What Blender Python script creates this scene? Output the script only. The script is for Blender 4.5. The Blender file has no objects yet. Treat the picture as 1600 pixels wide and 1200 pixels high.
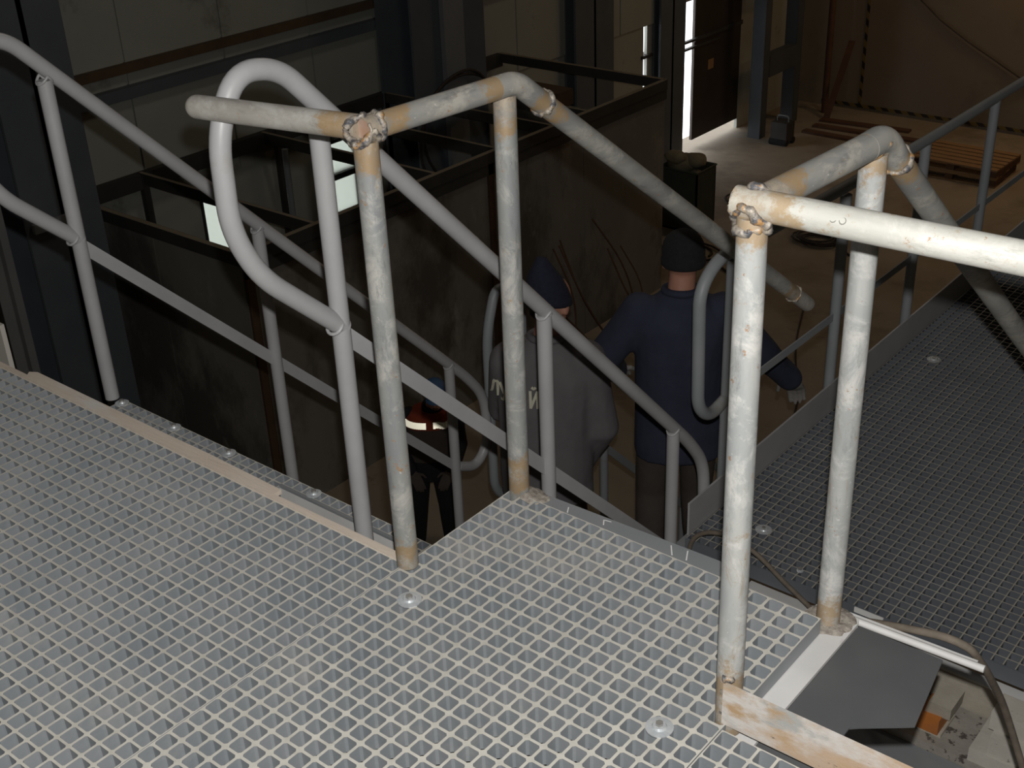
import bpy, math, random
from mathutils import Vector, Matrix, noise
from mathutils.bvhtree import BVHTree
random.seed(7)
S = bpy.context.scene
COL = S.collection
PI = math.pi
V = Vector

# ------------------------------------------------------------------ camera
CAM = V((1.6129, -1.8773, 1.6165))
F = V((-.56907, .67245, -.47325)).normalized()
Rr = V((.77570, .62998, -.03760)).normalized()
Uu = Rr.cross(F).normalized()
cd = bpy.data.cameras.new('camera')
cam = bpy.data.objects.new('camera', cd)
COL.objects.link(cam)
m = Matrix((Rr, Uu, -F)).transposed().to_4x4()
m.translation = CAM
cam.matrix_world = m
cd.sensor_width = 36
cd.lens = 36 * 1961 / 1600
cd.clip_start = .02
cd.clip_end = 200
S.camera = cam

# ------------------------------------------------------------------ world, lights, exposure
w = bpy.data.worlds.new('overcast_sky')
S.world = w
w.use_nodes = True
w.node_tree.nodes['Background'].inputs[0].default_value = (.93, .96, 1, 1)
w.node_tree.nodes['Background'].inputs[1].default_value = 3.2
S.view_settings.view_transform = 'Standard'
S.view_settings.look = 'None'
S.view_settings.gamma = 1
S.view_settings.use_curve_mapping = False
S.view_settings.exposure = 0.0

def lamp(name, kind, loc, energy, color=(1, 1, 1), size=.1, rot=None):
    l = bpy.data.lights.new(name, kind)
    l.energy = energy
    l.color = color
    if kind == 'AREA':
        l.shape = 'RECTANGLE'
        l.size = size
        l.size_y = size * .4
    else:
        l.shadow_soft_size = size
    o = bpy.data.objects.new(name, l)
    COL.objects.link(o)
    o.location = loc
    if rot:
        o.rotation_euler = rot
    return o
# the photographer's flash, a hand's breadth above the lens
lamp('camera_flash', 'POINT', CAM + Uu * .078 + Rr * .012, 265, (1, .985, .95), .012)
# unseen area lights added as ambient fill, plus warm ones for the wall glow
lamp('unseen_hall_light', 'AREA', (-3.5, 13.0, 4.3), 24, (1, .85, .66), 1.2)
lamp('unseen_hall_light', 'AREA', (-3.5, 4.5, 4.3), 22, (1, .86, .7), 1.2)
lamp('unseen_hall_light', 'AREA', (-1.5, 15.2, 2.2), 35, (1, .60, .28), 1.0)
lamp('wall_work_light', 'POINT', (-3.3, 15.5, -.75), 20, (1, .62, .28), .15)

# ------------------------------------------------------------------ helpers
def tag(o, label=None, cat=None, group=None, kind=None):
    if label: o['label'] = label
    if cat: o['category'] = cat
    if group: o['group'] = group
    if kind: o['kind'] = kind
    return o

def thing(name, label, cat, loc=(0, 0, 0), group=None):
    o = bpy.data.objects.new(name, None)
    o.empty_display_size = .1
    COL.objects.link(o)
    o.location = loc
    return tag(o, label, cat, group)

class MB:
    def __init__(self):
        self.v = []; self.f = []; self.mi = []; self.rust = []
    def add(self, vs, fs, mi=0, rust=None):
        n = len(self.v)
        self.v += [tuple(p) for p in vs]
        self.f += [tuple(i + n for i in f) for f in fs]
        self.mi += [mi] * len(fs)
        self.rust += rust if rust else [0.0] * len(vs)
        return self
    def box(self, lo, hi, mi=0):
        (a, b, c), (d, e, f) = lo, hi
        vs = [(a, b, c), (d, b, c), (d, e, c), (a, e, c), (a, b, f), (d, b, f), (d, e, f), (a, e, f)]
        return self.add(vs, [(0, 3, 2, 1), (4, 5, 6, 7), (0, 1, 5, 4), (1, 2, 6, 5), (2, 3, 7, 6), (3, 0, 4, 7)], mi)
    def bar(self, a, b, wv, tv, mi=0):
        """box from a to b, half-width vector wv and half-thickness vector tv"""
        a, b, wv, tv = V(a), V(b), V(wv), V(tv)
        vs = [a - wv - tv, a + wv - tv, a + wv + tv, a - wv + tv, b - wv - tv, b + wv - tv, b + wv + tv, b - wv + tv]
        fs = [(0, 1, 2, 3), (7, 6, 5, 4), (0, 4, 5, 1), (1, 5, 6, 2), (2, 6, 7, 3), (3, 7, 4, 0)]
        if (b - a).cross(wv).dot(tv) < 0:
            fs = [tuple(reversed(f)) for f in fs]
        return self.add(vs, fs, mi)
    def prism(self, poly, z0, z1, mi=0):
        n = len(poly)
        vs = [(x, y, z0) for x, y in poly] + [(x, y, z1) for x, y in poly]
        fs = [tuple(reversed(range(n))), tuple(range(n, 2 * n))] + [(i, (i + 1) % n, (i + 1) % n + n, i + n) for i in range(n)]
        return self.add(vs, fs, mi)
    def tube(self, pts, r, n=20, caps='ff', step=None, hot=None, mi=0, wall=None):
        """swept tube; r number or list; caps per end: f flat, r round, o open with wall; hot: [(point, reach, strength)]"""
        P = [V(p) for p in pts]
        R = list(r) if isinstance(r, (list, tuple)) else [r] * len(P)
        if step:
            Q, RR = [P[0]], [R[0]]
            for i in range(1, len(P)):
                k = max(1, int((P[i] - P[i - 1]).length / step))
                for j in range(1, k + 1):
                    Q.append(P[i - 1].lerp(P[i], j / k)); RR.append(R[i - 1] + (R[i] - R[i - 1]) * j / k)
            P, R = Q, RR
        T = []
        for i in range(len(P)):
            a = P[max(0, i - 1)]; b = P[min(len(P) - 1, i + 1)]
            T.append((b - a).normalized())
        up = V((0, 0, 1)) if abs(T[0].z) < .9 else V((1, 0, 0))
        N = (up - T[0] * up.dot(T[0])).normalized()
        rings = []
        def ring(p, t, nn, rad):
            bb = t.cross(nn)
            return [p + (nn * math.cos(2 * PI * k / n) + bb * math.sin(2 * PI * k / n)) * rad for k in range(n)]
        frames = []
        for i in range(len(P)):
            N = (N - T[i] * N.dot(T[i])).normalized()
            frames.append((P[i], T[i], N.copy(), R[i]))
        seq = []
        if caps[0] == 'r':
            p, t, nn, rad = frames[0]
            for a in (80, 60, 40, 20):
                seq.append((p - t * rad * math.sin(math.radians(a)), t, nn, rad * math.cos(math.radians(a))))
        seq += frames
        if caps[1] == 'r':
            p, t, nn, rad = frames[-1]
            for a in (20, 40, 60, 80):
                seq.append((p + t * rad * math.sin(math.radians(a)), t, nn, rad * math.cos(math.radians(a))))
        wl = wall or .004
        if caps[0] == 'o':
            p, t, nn, rad = frames[0]
            seq = [(p + t * .10, t, nn, rad - wl), (p, t, nn, rad - wl)] + seq
        if caps[1] == 'o':
            p, t, nn, rad = frames[-1]
            seq = seq + [(p, t, nn, rad - wl), (p - t * .10, t, nn, rad - wl)]
        vs, fs = [], []
        for s_ in seq:
            vs += ring(*s_)
        k = len(seq)
        for i in range(k - 1):
            for j in range(n):
                fs.append((i * n + j, i * n + (j + 1) % n, (i + 1) * n + (j + 1) % n, (i + 1) * n + j))
        fs.append(tuple(reversed(range(n))))
        fs.append(tuple(range((k - 1) * n, k * n)))
        rust = None
        if hot:
            rust = []
            for p in vs:
                s_ = 0
                for (c, reach, st) in hot:
                    d = (p - V(c)).length
                    s_ = max(s_, st * max(0, 1 - d / reach))
                rust.append(min(1, s_))
        return self.add(vs, fs, mi, rust)
    def ell(self, c, rx, ry, rz, ax=None, n=16, m=10, mi=0):
        c = V(c)
        A = ax or (V((1, 0, 0)), V((0, 1, 0)), V((0, 0, 1)))
        vs = [c + A[2] * rz]
        for i in range(1, m):
            t = PI * i / m
            for j in range(n):
                p = 2 * PI * j / n
                vs.append(c + A[0] * (rx * math.sin(t) * math.cos(p)) + A[1] * (ry * math.sin(t) * math.sin(p)) + A[2] * (rz * math.cos(t)))
        vs.append(c - A[2] * rz)
        fs = []
        for j in range(n):
            fs.append((0, 1 + j, 1 + (j + 1) % n))
            fs.append((len(vs) - 1, 1 + (m - 2) * n + (j + 1) % n, 1 + (m - 2) * n + j))
        for i in range(m - 2):
            for j in range(n):
                a = 1 + i * n
                fs.append((a + j, a + n + j, a + n + (j + 1) % n, a + (j + 1) % n))
        return self.add(vs, fs, mi)
    def loft(self, rings, mi=0):
        n = len(rings[0]); vs = [p for r in rings for p in r]; fs = []
        for i in range(len(rings) - 1):
            for j in range(n):
                fs.append((i * n + j, i * n + (j + 1) % n, (i + 1) * n + (j + 1) % n, (i + 1) * n + j))
        fs.append(tuple(reversed(range(n)))); fs.append(tuple(range(len(vs) - n, len(vs))))
        return self.add(vs, fs, mi)
    def build(self, name, mats, parent=None, smooth=False, flat_angle=None):
        me = bpy.data.meshes.new(name)
        off = V(parent.location) if parent is not None else V((0, 0, 0))
        q = parent
        while q is not None and q.parent is not None:
            q = q.parent; off += V(q.location)
        me.from_pydata([tuple(V(p) - off) for p in self.v], [], self.f)
        if not isinstance(mats, (list, tuple)): mats = [mats]
        for mm in mats: me.materials.append(mm)
        me.polygons.foreach_set('material_index', self.mi)
        if any(self.rust):
            at = me.attributes.new('rust', 'FLOAT', 'POINT')
            at.data.foreach_set('value', self.rust)
        if smooth:
            me.polygons.foreach_set('use_smooth', [True] * len(me.polygons))
            me.set_sharp_from_angle(angle=math.radians(flat_angle or 52))
        me.update()
        o = bpy.data.objects.new(name, me)
        COL.objects.link(o)
        if parent is not None: o.parent = parent
        return o

def fillet(pts, rad, k=7):
    P = [V(p) for p in pts]
    out = [P[0]]
    for i in range(1, len(P) - 1):
        r = rad[i - 1] if isinstance(rad, (list, tuple)) else rad
        a, b, c = P[i - 1], P[i], P[i + 1]
        d1 = (a - b); d2 = (c - b)
        L = min(r, d1.length * .49, d2.length * .49)
        p0 = b + d1.normalized() * L; p1 = b + d2.normalized() * L
        for j in range(k + 1):
            t = j / k
            out.append(p0 * (1 - t) ** 2 + b * 2 * t * (1 - t) + p1 * t * t)
    out.append(P[-1])
    return out

def bead(path, r, seed, closed=True, n=8, jit=.45, sub=3):
    """lumpy weld run along a closed list of points"""
    mb = MB()
    P = []
    L = len(path)
    for i in range(L if closed else L - 1):
        for j in range(sub):
            P.append(V(path[i]).lerp(V(path[(i + 1) % L]), j / sub))
    if not closed: P.append(V(path[-1]))
    M = len(P)
    rings = []
    rnd = random.Random(seed)
    for i in range(M):
        a = P[(i - 1) % M] if closed or i else P[i]; b = P[(i + 1) % M] if closed or i < M - 1 else P[i]
        t = (b - a).normalized()
        up = V((.13, .2, 1)).normalized()
        nn = (up - t * up.dot(t)).normalized(); bb = t.cross(nn)
        rad = r * (1 + jit * noise.noise(P[i] * 95 + V((seed, 0, 0))) * 1.3)
        if not closed and (i == 0 or i == M - 1): rad *= .3
        c = P[i] + noise.noise_vector(P[i] * 70 + V((0, seed, 0))) * r * jit * 1.2
        rings.append([c + (nn * math.cos(2 * PI * k / n) + bb * math.sin(2 * PI * k / n)) * rad * rnd.uniform(1 - .16 * jit, 1 + .16 * jit) for k in range(n)])
    vs = [p for q in rings for p in q]; fs = []
    for i in range(M if closed else M - 1):
        for k in range(n):
            i2 = (i + 1) % M
            fs.append((i * n + k, i * n + (k + 1) % n, i2 * n + (k + 1) % n, i2 * n + k))
    mb.add(vs, fs)
    return mb

def ring_path(c, axis, r, n=18, wob=0, seed=0):
    c = V(c); t = V(axis).normalized()
    up = V((0, 0, 1)) if abs(t.z) < .9 else V((1, 0, 0))
    nn = (up - t * up.dot(t)).normalized(); bb = t.cross(nn)
    rnd = random.Random(seed)
    return [c + (nn * math.cos(2 * PI * k / n) + bb * math.sin(2 * PI * k / n)) * r + t * rnd.uniform(-wob, wob) for k in range(n)]

def saddle_path(c, pdir, rdir, rp, rr, n=20):
    """curve where a pipe (radius rp, coming from direction pdir) meets a rail (radius rr, axis rdir) centred at c"""
    c = V(c); d = V(pdir).normalized(); t = V(rdir).normalized()
    s = d.cross(t).normalized(); t2 = s.cross(d).normalized()
    out = []
    for k in range(n):
        a = 2 * PI * k / n
        x = rp * math.cos(a); y = rp * math.sin(a)
        h = math.sqrt(max(0, rr * rr - y * y))
        out.append(c + t2 * x + s * y + d * h)
    return out

# ------------------------------------------------------------------ materials
def mat(name):
    mt = bpy.data.materials.new(name); mt.use_nodes = True
    nt = mt.node_tree
    return mt, nt, nt.nodes['Principled BSDF']

def N(nt, kind, **kw):
    n = nt.nodes.new(kind)
    for k, v in kw.items():
        if k in ('inputs',):
            for a, b in v.items(): n.inputs[a].default_value = b
        else: setattr(n, k, v)
    return n

def noise_node(nt, scale, detail=5, rough=.6, vec=None, dist=0):
    n = N(nt, 'ShaderNodeTexNoise', inputs={'Scale': scale, 'Detail': detail, 'Roughness': rough, 'Distortion': dist})
    if vec: nt.links.new(vec, n.inputs['Vector'])
    return n.outputs['Fac']

def ramp(nt, src, a, b, ca=(0, 0, 0, 1), cb=(1, 1, 1, 1)):
    r = N(nt, 'ShaderNodeValToRGB')
    r.color_ramp.elements[0].position = a; r.color_ramp.elements[0].color = ca
    r.color_ramp.elements[1].position = b; r.color_ramp.elements[1].color = cb
    nt.links.new(src, r.inputs[0])
    return r.outputs[0]

def mix(nt, fac, a, b, mode='MIX'):
    x = N(nt, 'ShaderNodeMix', data_type='RGBA', blend_type=mode)
    if isinstance(fac, (int, float)): x.inputs[0].default_value = fac
    else: nt.links.new(fac, x.inputs[0])
    for i, c in ((6, a), (7, b)):
        if isinstance(c, tuple): x.inputs[i].default_value = c if len(c) == 4 else c + (1,)
        else: nt.links.new(c, x.inputs[i])
    return x.outputs[2]

def mul(nt, a, b, op='MULTIPLY'):
    x = N(nt, 'ShaderNodeMath', operation=op)
    for i, c in ((0, a), (1, b)):
        if isinstance(c, (int, float)): x.inputs[i].default_value = c
        else: nt.links.new(c, x.inputs[i])
    return x.outputs[0]

def surf(name, base, base2=None, scale=8, rough=.6, metal=0, bump=0, bscale=60, layers=(), stretch=None, spec=.5, lohi=(.35, .65)):
    """layers: (colour, scale, low, high) thresholded noise patches"""
    mt, nt, p = mat(name)
    tc = N(nt, 'ShaderNodeTexCoord').outputs['Object']
    if stretch:
        mp = N(nt, 'ShaderNodeMapping'); mp.inputs['Scale'].default_value = stretch
        nt.links.new(tc, mp.inputs['Vector']); tc = mp.outputs[0]
    col = base + (1,)
    if base2:
        col = mix(nt, ramp(nt, noise_node(nt, scale, vec=tc), *lohi), base, base2)
    for i, (c, sc, lo, hi) in enumerate(layers):
        v2 = N(nt, 'ShaderNodeVectorMath', operation='ADD'); v2.inputs[1].default_value = (3.7 * i + 1, 9.1 * i, 5.3 * i)
        nt.links.new(tc, v2.inputs[0])
        col = mix(nt, ramp(nt, noise_node(nt, sc, vec=v2.outputs[0], detail=8, rough=.65), lo, hi), col if not isinstance(col, tuple) else col, c)
    if isinstance(col, tuple): p.inputs['Base Color'].default_value = col
    else: nt.links.new(col, p.inputs['Base Color'])
    p.inputs['Roughness'].default_value = rough
    p.inputs['Metallic'].default_value = metal
    p.inputs['Specular IOR Level'].default_value = spec
    if bump:
        b = N(nt, 'ShaderNodeBump', inputs={'Strength': bump, 'Distance': .004})
        nt.links.new(noise_node(nt, bscale, vec=tc), b.inputs['Height'])
        nt.links.new(b.outputs[0], p.inputs['Normal'])
    return mt

def galv(name, base, base2, stretch, pale=(.45, .44, .41)):
    """bare galvanised pipe: mottled zinc, streaks, specks, heat tint and rust by the welds (attribute 'rust')"""
    mt, nt, p = mat(name)
    tc = N(nt, 'ShaderNodeTexCoord').outputs['Object']
    mp = N(nt, 'ShaderNodeMapping'); mp.inputs['Scale'].default_value = stretch
    nt.links.new(tc, mp.inputs['Vector'])
    st = mp.outputs[0]
    dk_ = tuple(c * .62 for c in base)
    col = mix(nt, ramp(nt, noise_node(nt, 20, vec=st, detail=8), .40, .60), base, base2)
    col = mix(nt, ramp(nt, noise_node(nt, 9, vec=tc, detail=9, rough=.75, dist=.5), .50, .62), col, pale)
    col = mix(nt, mul(nt, ramp(nt, noise_node(nt, 34, vec=st, detail=9, rough=.8), .55, .68), .8), col, dk_)
    col = mix(nt, mul(nt, ramp(nt, noise_node(nt, 11, vec=st, detail=9, rough=.8, dist=1.2), .57, .62), .5), col, (.33, .27, .19))
    col = mix(nt, mul(nt, ramp(nt, noise_node(nt, 42, vec=tc, detail=6, rough=.7), .64, .67), .8), col, (.36, .19, .08))
    col = mix(nt, mul(nt, ramp(nt, noise_node(nt, 95, vec=tc, detail=3), .70, .73), .6), col, (.66, .66, .64))
    at = N(nt, 'ShaderNodeAttribute', attribute_name='rust').outputs['Fac']
    nz = noise_node(nt, 22, vec=tc, detail=9, rough=.75)
    w_ = mul(nt, at, mul(nt, mul(nt, nz, 1.7), -.85, 'ADD'), 'ADD')
    band = N(nt, 'ShaderNodeValToRGB'); cr = band.color_ramp
    cr.elements[0].position = .16; cr.elements[0].color = (0, 0, 0, 1)
    cr.elements[1].position = .34; cr.elements[1].color = (1, 1, 1, 1)
    e = cr.elements.new(.52); e.color = (.9, .9, .9, 1)
    e = cr.elements.new(.68); e.color = (.25, .25, .25, 1)
    nt.links.new(w_, band.inputs[0])
    col = mix(nt, mul(nt, band.outputs[0], .72), col, (.35, .215, .08))
    nz2 = noise_node(nt, 60, vec=tc, detail=8, rough=.8)
    w2_ = mul(nt, at, mul(nt, mul(nt, nz2, 1.3), -.65, 'ADD'), 'ADD')
    col = mix(nt, mul(nt, ramp(nt, w2_, .66, .80), .85), col, (.40, .33, .25))
    col = mix(nt, mul(nt, ramp(nt, w2_, .90, 1.0), .9), col, (.10, .09, .09))
    nt.links.new(col, p.inputs['Base Color'])
    p.inputs['Roughness'].default_value = .55
    p.inputs['Metallic'].default_value = .15
    b = N(nt, 'ShaderNodeBump', inputs={'Strength': .12, 'Distance': .002})
    nt.links.new(noise_node(nt, 120, vec=mp.outputs[0]), b.inputs['Height'])
    nt.links.new(b.outputs[0], p.inputs['Normal'])
    return mt

M = {}
M['galv_post'] = galv('galvanised_post', (.24, .25, .255), (.31, .315, .30), (1, 1, .25))
M['galv_rail'] = galv('galvanised_rail', (.24, .24, .23), (.32, .315, .29), (1, .22, 1), (.42, .40, .36))
M['galv_bright'] = galv('galvanised_bright_post', (.37, .385, .385), (.46, .465, .45), (1, 1, .25), (.60, .595, .57))
M['galv_stub'] = galv('galvanised_stub', (.33, .31, .28), (.40, .385, .35), (.25, 1, 1))
M['galv_white'] = galv('galvanised_pale_rail', (.46, .46, .42), (.54, .535, .49), (.25, 1, 1), (.60, .59, .55))
M['weld'] = surf('weld_bead', (.09, .09, .10), (.34, .30, .25), 60, .5, .25, .5, 160, layers=[((.42, .24, .10), 40, .56, .62)], lohi=(.42, .56))
M['pipe_in'] = surf('pipe_inside', (.42, .26, .18), (.40, .36, .33), 14, .8)
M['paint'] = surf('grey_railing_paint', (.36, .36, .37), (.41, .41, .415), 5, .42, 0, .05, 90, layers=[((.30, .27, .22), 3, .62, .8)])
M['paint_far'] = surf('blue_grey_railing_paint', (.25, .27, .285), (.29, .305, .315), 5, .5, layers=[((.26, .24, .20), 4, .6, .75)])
M['grate'] = surf('grating_grey', (.235, .255, .275), (.29, .305, .32), 5, .5, 0, .1, 120, layers=[((.40, .40, .39), 2.6, .56, .75), ((.62, .62, .60), 45, .72, .76)])
M['grate_top'] = surf('grating_dusty_top', (.50, .48, .43), (.60, .575, .52), 30, .8, layers=[((.42, .41, .39), 3, .55, .75)])
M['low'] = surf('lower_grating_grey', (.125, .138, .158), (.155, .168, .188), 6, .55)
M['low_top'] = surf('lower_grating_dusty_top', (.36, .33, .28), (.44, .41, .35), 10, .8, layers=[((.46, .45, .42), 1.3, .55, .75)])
M['plank'] = surf('dusty_plank', (.62, .52, .43), (.70, .61, .52), 5, .85, 0, .25, 40, layers=[((.42, .28, .20), 4, .62, .74), ((.66, .65, .62), 3, .6, .7)], stretch=(.5, 3, 3))
M['steel_paint'] = surf('grey_painted_steel', (.21, .225, .24), (.25, .26, .27), 4, .5, 0, .05, 60, layers=[((.45, .44, .42), 2.2, .62, .8)])
M['steel_pale'] = surf('pale_primed_steel', (.62, .61, .60), (.72, .71, .70), 6, .6, layers=[((.38, .32, .27), 5, .6, .72)])
M['steel_rust'] = surf('pale_rust_stained_steel', (.40, .38, .35), (.48, .46, .43), 6, .7, layers=[((.26, .13, .06), 11, .54, .64)])
M['dirt'] = surf('welding_grit', (.22, .19, .165), (.42, .38, .33), 75, .95, 0, .8, 150)
M['rusty'] = surf('rusty_flat_bar', (.50, .39, .31), (.48, .32, .17), 5, .8, 0, .2, 60,
                  layers=[((.60, .57, .54), 3.2, .50, .60), ((.40, .40, .385), 6, .55, .62), ((.45, .31, .18), 9, .54, .66), ((.16, .12, .09), 30, .66, .70)], stretch=(1, 1, 2))
M['sheet'] = surf('dark_rubber_sheet', (.088, .092, .097), (.108, .111, .115), 4, .5, 0, .03, 60, layers=[((.14, .14, .14), 12, .68, .74)])
M['cable'] = surf('dusty_brown_cable', (.14, .115, .09), (.20, .165, .13), 30, .8)
M['cable_dark'] = surf('dark_cable', (.03, .025, .02), (.05, .04, .035), 30, .8)
M['concrete'] = surf('speckled_concrete', (.30, .275, .24), (.37, .34, .30), 12, .9, 0, .5, 60, layers=[((.10, .08, .07), 26, .56, .60)])
M['concrete2'] = surf('tan_block', (.42, .38, .31), (.50, .46, .39), 12, .9, 0, .3, 60, layers=[((.25, .2, .16), 22, .66, .7)])
M['slab'] = surf('pale_slab', (.50, .47, .42), (.58, .55, .49), 9, .85, 0, .3, 60, layers=[((.25, .22, .19), 24, .63, .67)])
M['orange'] = surf('orange_panel', (.50, .17, .03), (.40, .14, .04), 12, .6)
M['white'] = surf('white_mark', (.85, .84, .82), rough=.6)
M['chalk'] = surf('chalk_scratch', (.75, .75, .74), rough=.9)
M['bolt'] = surf('zinc_clip', (.52, .55, .58), (.62, .65, .67), 50, .4, .3, .2, 120)
M['bolt2'] = surf('zinc_bolt', (.38, .37, .35), rough=.4, metal=.5)
M['slot'] = surf('rusty_slot', (.16, .07, .03), (.30, .15, .04), 30, .9)
M['floor'] = surf('dusty_concrete_floor', (.25, .21, .16), (.30, .255, .195), 1.2, .85, layers=[((.17, .14, .105), .9, .52, .68), ((.17, .135, .10), 3, .64, .72)])
M['wall_panel'] = surf('dull_wall_panel', (.31, .32, .285), (.35, .36, .32), 1, .7, layers=[((.10, .09, .07), 1.2, .6, .75)])
M['backwall'] = surf('brown_back_wall', (.19, .155, .11), (.22, .18, .13), .7, .85, layers=[((.14, .115, .085), .6, .52, .68)])
M['beamdark'] = surf('dark_rusty_beam', (.075, .045, .025), (.10, .065, .035), 5, .8)
M['column'] = surf('blue_grey_column', (.085, .10, .12), (.105, .12, .138), 2, .6)
M['beam_far'] = surf('dim_blue_grey_steel', (.05, .058, .068), (.065, .072, .082), 2, .7)
M['col_lit'] = surf('grey_blue_steel_lit_tone', (.17, .185, .20), (.20, .215, .225), 2, .6)
M['tank'] = surf('stained_tank_plate', (.165, .155, .135), (.225, .212, .185), 1.1, .75, layers=[((.09, .083, .072), .9, .50, .60), ((.29, .275, .245), 2.3, .60, .75)], stretch=(1, 1, .6))
M['tank_rim'] = surf('tank_rim_angle', (.21, .175, .125), (.26, .225, .165), 4, .7)
M['tank_edge'] = surf('rusty_tank_edge', (.065, .035, .018), (.09, .05, .025), 6, .8)
M['dark'] = surf('dark_steel', (.03, .03, .028), (.045, .042, .038), 3, .7)
M['door'] = surf('dark_door_leaf', (.030, .022, .017), (.04, .03, .023), 3, .7)
M['green'] = surf('dark_green_bin', (.035, .045, .035), (.05, .058, .045), 6, .7)
M['sack'] = surf('grey_brown_sack', (.16, .14, .09), (.22, .20, .14), 9, .95, 0, .6, 30)
M['pallet'] = surf('orange_brown_pallet_wood', (.25, .15, .07), (.30, .18, .085), 6, .85, stretch=(1, 3, 3))
M['redwood'] = surf('reddish_plank', (.085, .042, .025), (.115, .058, .035), 6, .85)
M['roof'] = surf('dark_roof', (.06, .055, .05), rough=.9)
M['navy'] = surf('navy_work_cloth', (.026, .031, .056), (.034, .040, .068), 9, .9, 0, .5, 25)
M['greycloth'] = surf('worn_grey_jacket', (.125, .117, .124), (.155, .144, .150), 7, .92, 0, .5, 22)
M['trouser'] = surf('dark_brown_trousers', (.060, .048, .040), (.075, .060, .050), 9, .9, 0, .4, 25)
M['black'] = surf('black_knit', (.010, .010, .012), (.016, .016, .018), 60, .95, 0, .5, 200)
M['darkblue'] = surf('dark_blue_knit', (.012, .014, .030), (.018, .02, .04), 60, .95, 0, .5, 200)
M['skin'] = surf('skin', (.42, .20, .14), (.48, .24, .17), 14, .6)
M['hair'] = surf('hair', (.02, .015, .012), rough=.8)
M['glove'] = surf('grey_work_glove', (.22, .21, .20), (.28, .26, .24), 20, .9, 0, .4, 60)
M['boot'] = surf('black_boot', (.015, .013, .012), rough=.6)
M['orangecloth'] = surf('orange_vest_cloth', (.30, .045, .015), (.20, .03, .012), 14, .85)
M['letter'] = surf('cream_lettering', (.62, .60, .48), rough=.6)
M['eye'] = surf('eye', (.6, .58, .55), rough=.3)
M['helmet'] = surf('blue_cap', (.04, .10, .22), rough=.6)
M['yellowish'] = surf('pale_board', (.50, .47, .42), rough=.8)
# glass-bead reflective tape: bright, mirror-like backing under a clear face
mt, nt, p = mat('reflective_tape')
p.inputs['Base Color'].default_value = (1, .95, .78, 1); p.inputs['Roughness'].default_value = .27; p.inputs['Metallic'].default_value = 1
M['tape'] = mt
mt, nt, p = mat('hazard_tape')
tc = N(nt, 'ShaderNodeTexCoord').outputs['Object']
sx = N(nt, 'ShaderNodeSeparateXYZ'); nt.links.new(tc, sx.inputs[0])
sm = mul(nt, mul(nt, sx.outputs[0], sx.outputs[2], 'ADD'), 4.6)
fr = mul(nt, sm, 1, 'FLOORED_MODULO')
nt.links.new(mix(nt, mul(nt, fr, .5, 'GREATER_THAN'), (.17, .115, .03), (.012, .011, .01)), p.inputs['Base Color'])
p.inputs['Roughness'].default_value = .7
M['hazard'] = mt
mt, nt, p = mat('milky_pane')
p.inputs['Base Color'].default_value = (.27, .29, .25, 1); p.inputs['Roughness'].default_value = .6
p.inputs['Transmission Weight'].default_value = 1
M['pane'] = mt

# ------------------------------------------------------------------ hall shell
FL = -4.2
XL, YB = -7.8, 16.7
XR, YF, ZT = 7.0, -7.0, 5.0
tag(MB().box((XL - .4, YF - .2, FL - .3), (XR + .2, YB + .3, FL)).build('floor', M['floor']), kind='structure')
tag(MB().box((XL - .4, YF - .2, ZT), (XR + .2, YB + .3, ZT + .2)).build('ceiling', M['roof']), kind='structure')
tag(MB().box((XR, YF, FL), (XR + .2, YB, ZT)).build('wall_right', M['backwall']), kind='structure')
tag(MB().box((XL - .2, YF - .2, FL), (XR, YF, ZT)).build('wall_front', M['backwall']), kind='structure')
tag(MB().box((XL - .2, YB, FL), (XR, YB + .2, ZT)).build('wall_back', M['backwall']), kind='structure')

# left wall: frame body with openings plus sheet panels set on it one by one
holes = [(4.84, 5.20, -2.98, -2.20), (6.46, 6.90, -3.02, -2.20), (12.26, 12.345, FL, -2.0), (13.14, 14.86, FL, -2.03)]
ys = sorted({YF, YB} | {h[0] for h in holes} | {h[1] for h in holes})
zs = sorted({FL, ZT} | {h[2] for h in holes} | {h[3] for h in holes})
wl = MB()
for i in range(len(ys) - 1):
    for j in range(len(zs) - 1):
        cy = (ys[i] + ys[i + 1]) / 2; cz = (zs[j] + zs[j + 1]) / 2
        if any(h[0] < cy < h[1] and h[2] < cz < h[3] for h in holes): continue
        wl.box((XL - .05, ys[i], zs[j]), (XL, ys[i + 1], zs[j + 1]))
wall_left = tag(wl.build('wall_left', M['wall_panel']), kind='structure')
y = 1.13; k = 0
while y < 12.2:
    y2 = y + 1.055
    for (z0, z1) in ((-1.13, -.02), (0.0, 1.1), (-2.16, -1.15)):
        MB().box((XL + .001, y + .012, z0 + .01), (XL + .016 + .004 * (k % 3), y2 - .012, z1 - .01)).build('panel', M['wall_panel'], wall_left)
        k += 1
    y = y2
for (z0, h, d, mt_) in ((-.985, .075, .09, 'beamdark'), (-1.20, .10, .10, 'column'), (.62, .10, .09, 'beamdark')):
    tag(MB().box((XL + .001, -2, z0), (XL + d, 12.25, z0 + h)).build('trim_%d' % (1 if z0 > -1.1 else 2) if z0 < 0 else 'trim_3', M[mt_]), kind='structure')
for n_, h in enumerate(holes[:2]):
    fr_ = MB()
    y0, y1, z0, z1 = h
    for a in ((y0, y0 + .03, z0, z1), (y1 - .03, y1, z0, z1), (y0, y1, z0, z0 + .03), (y0, y1, z1 - .03, z1)):
        fr_.box((XL - .055, a[0], a[2]), (XL + .012, a[1], a[3]))
    if n_ == 1: fr_.box((XL - .08, y0, -2.62), (XL + .012, y1, -2.56))
    wo = tag(fr_.build('window_%d' % (n_ + 1), M['dark']), kind='structure')
    MB().box((XL - .03, y0 + .03, z0 + .03), (XL - .024, y1 - .03, z1 - .03)).build('pane', M['pane'], wo)

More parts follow.
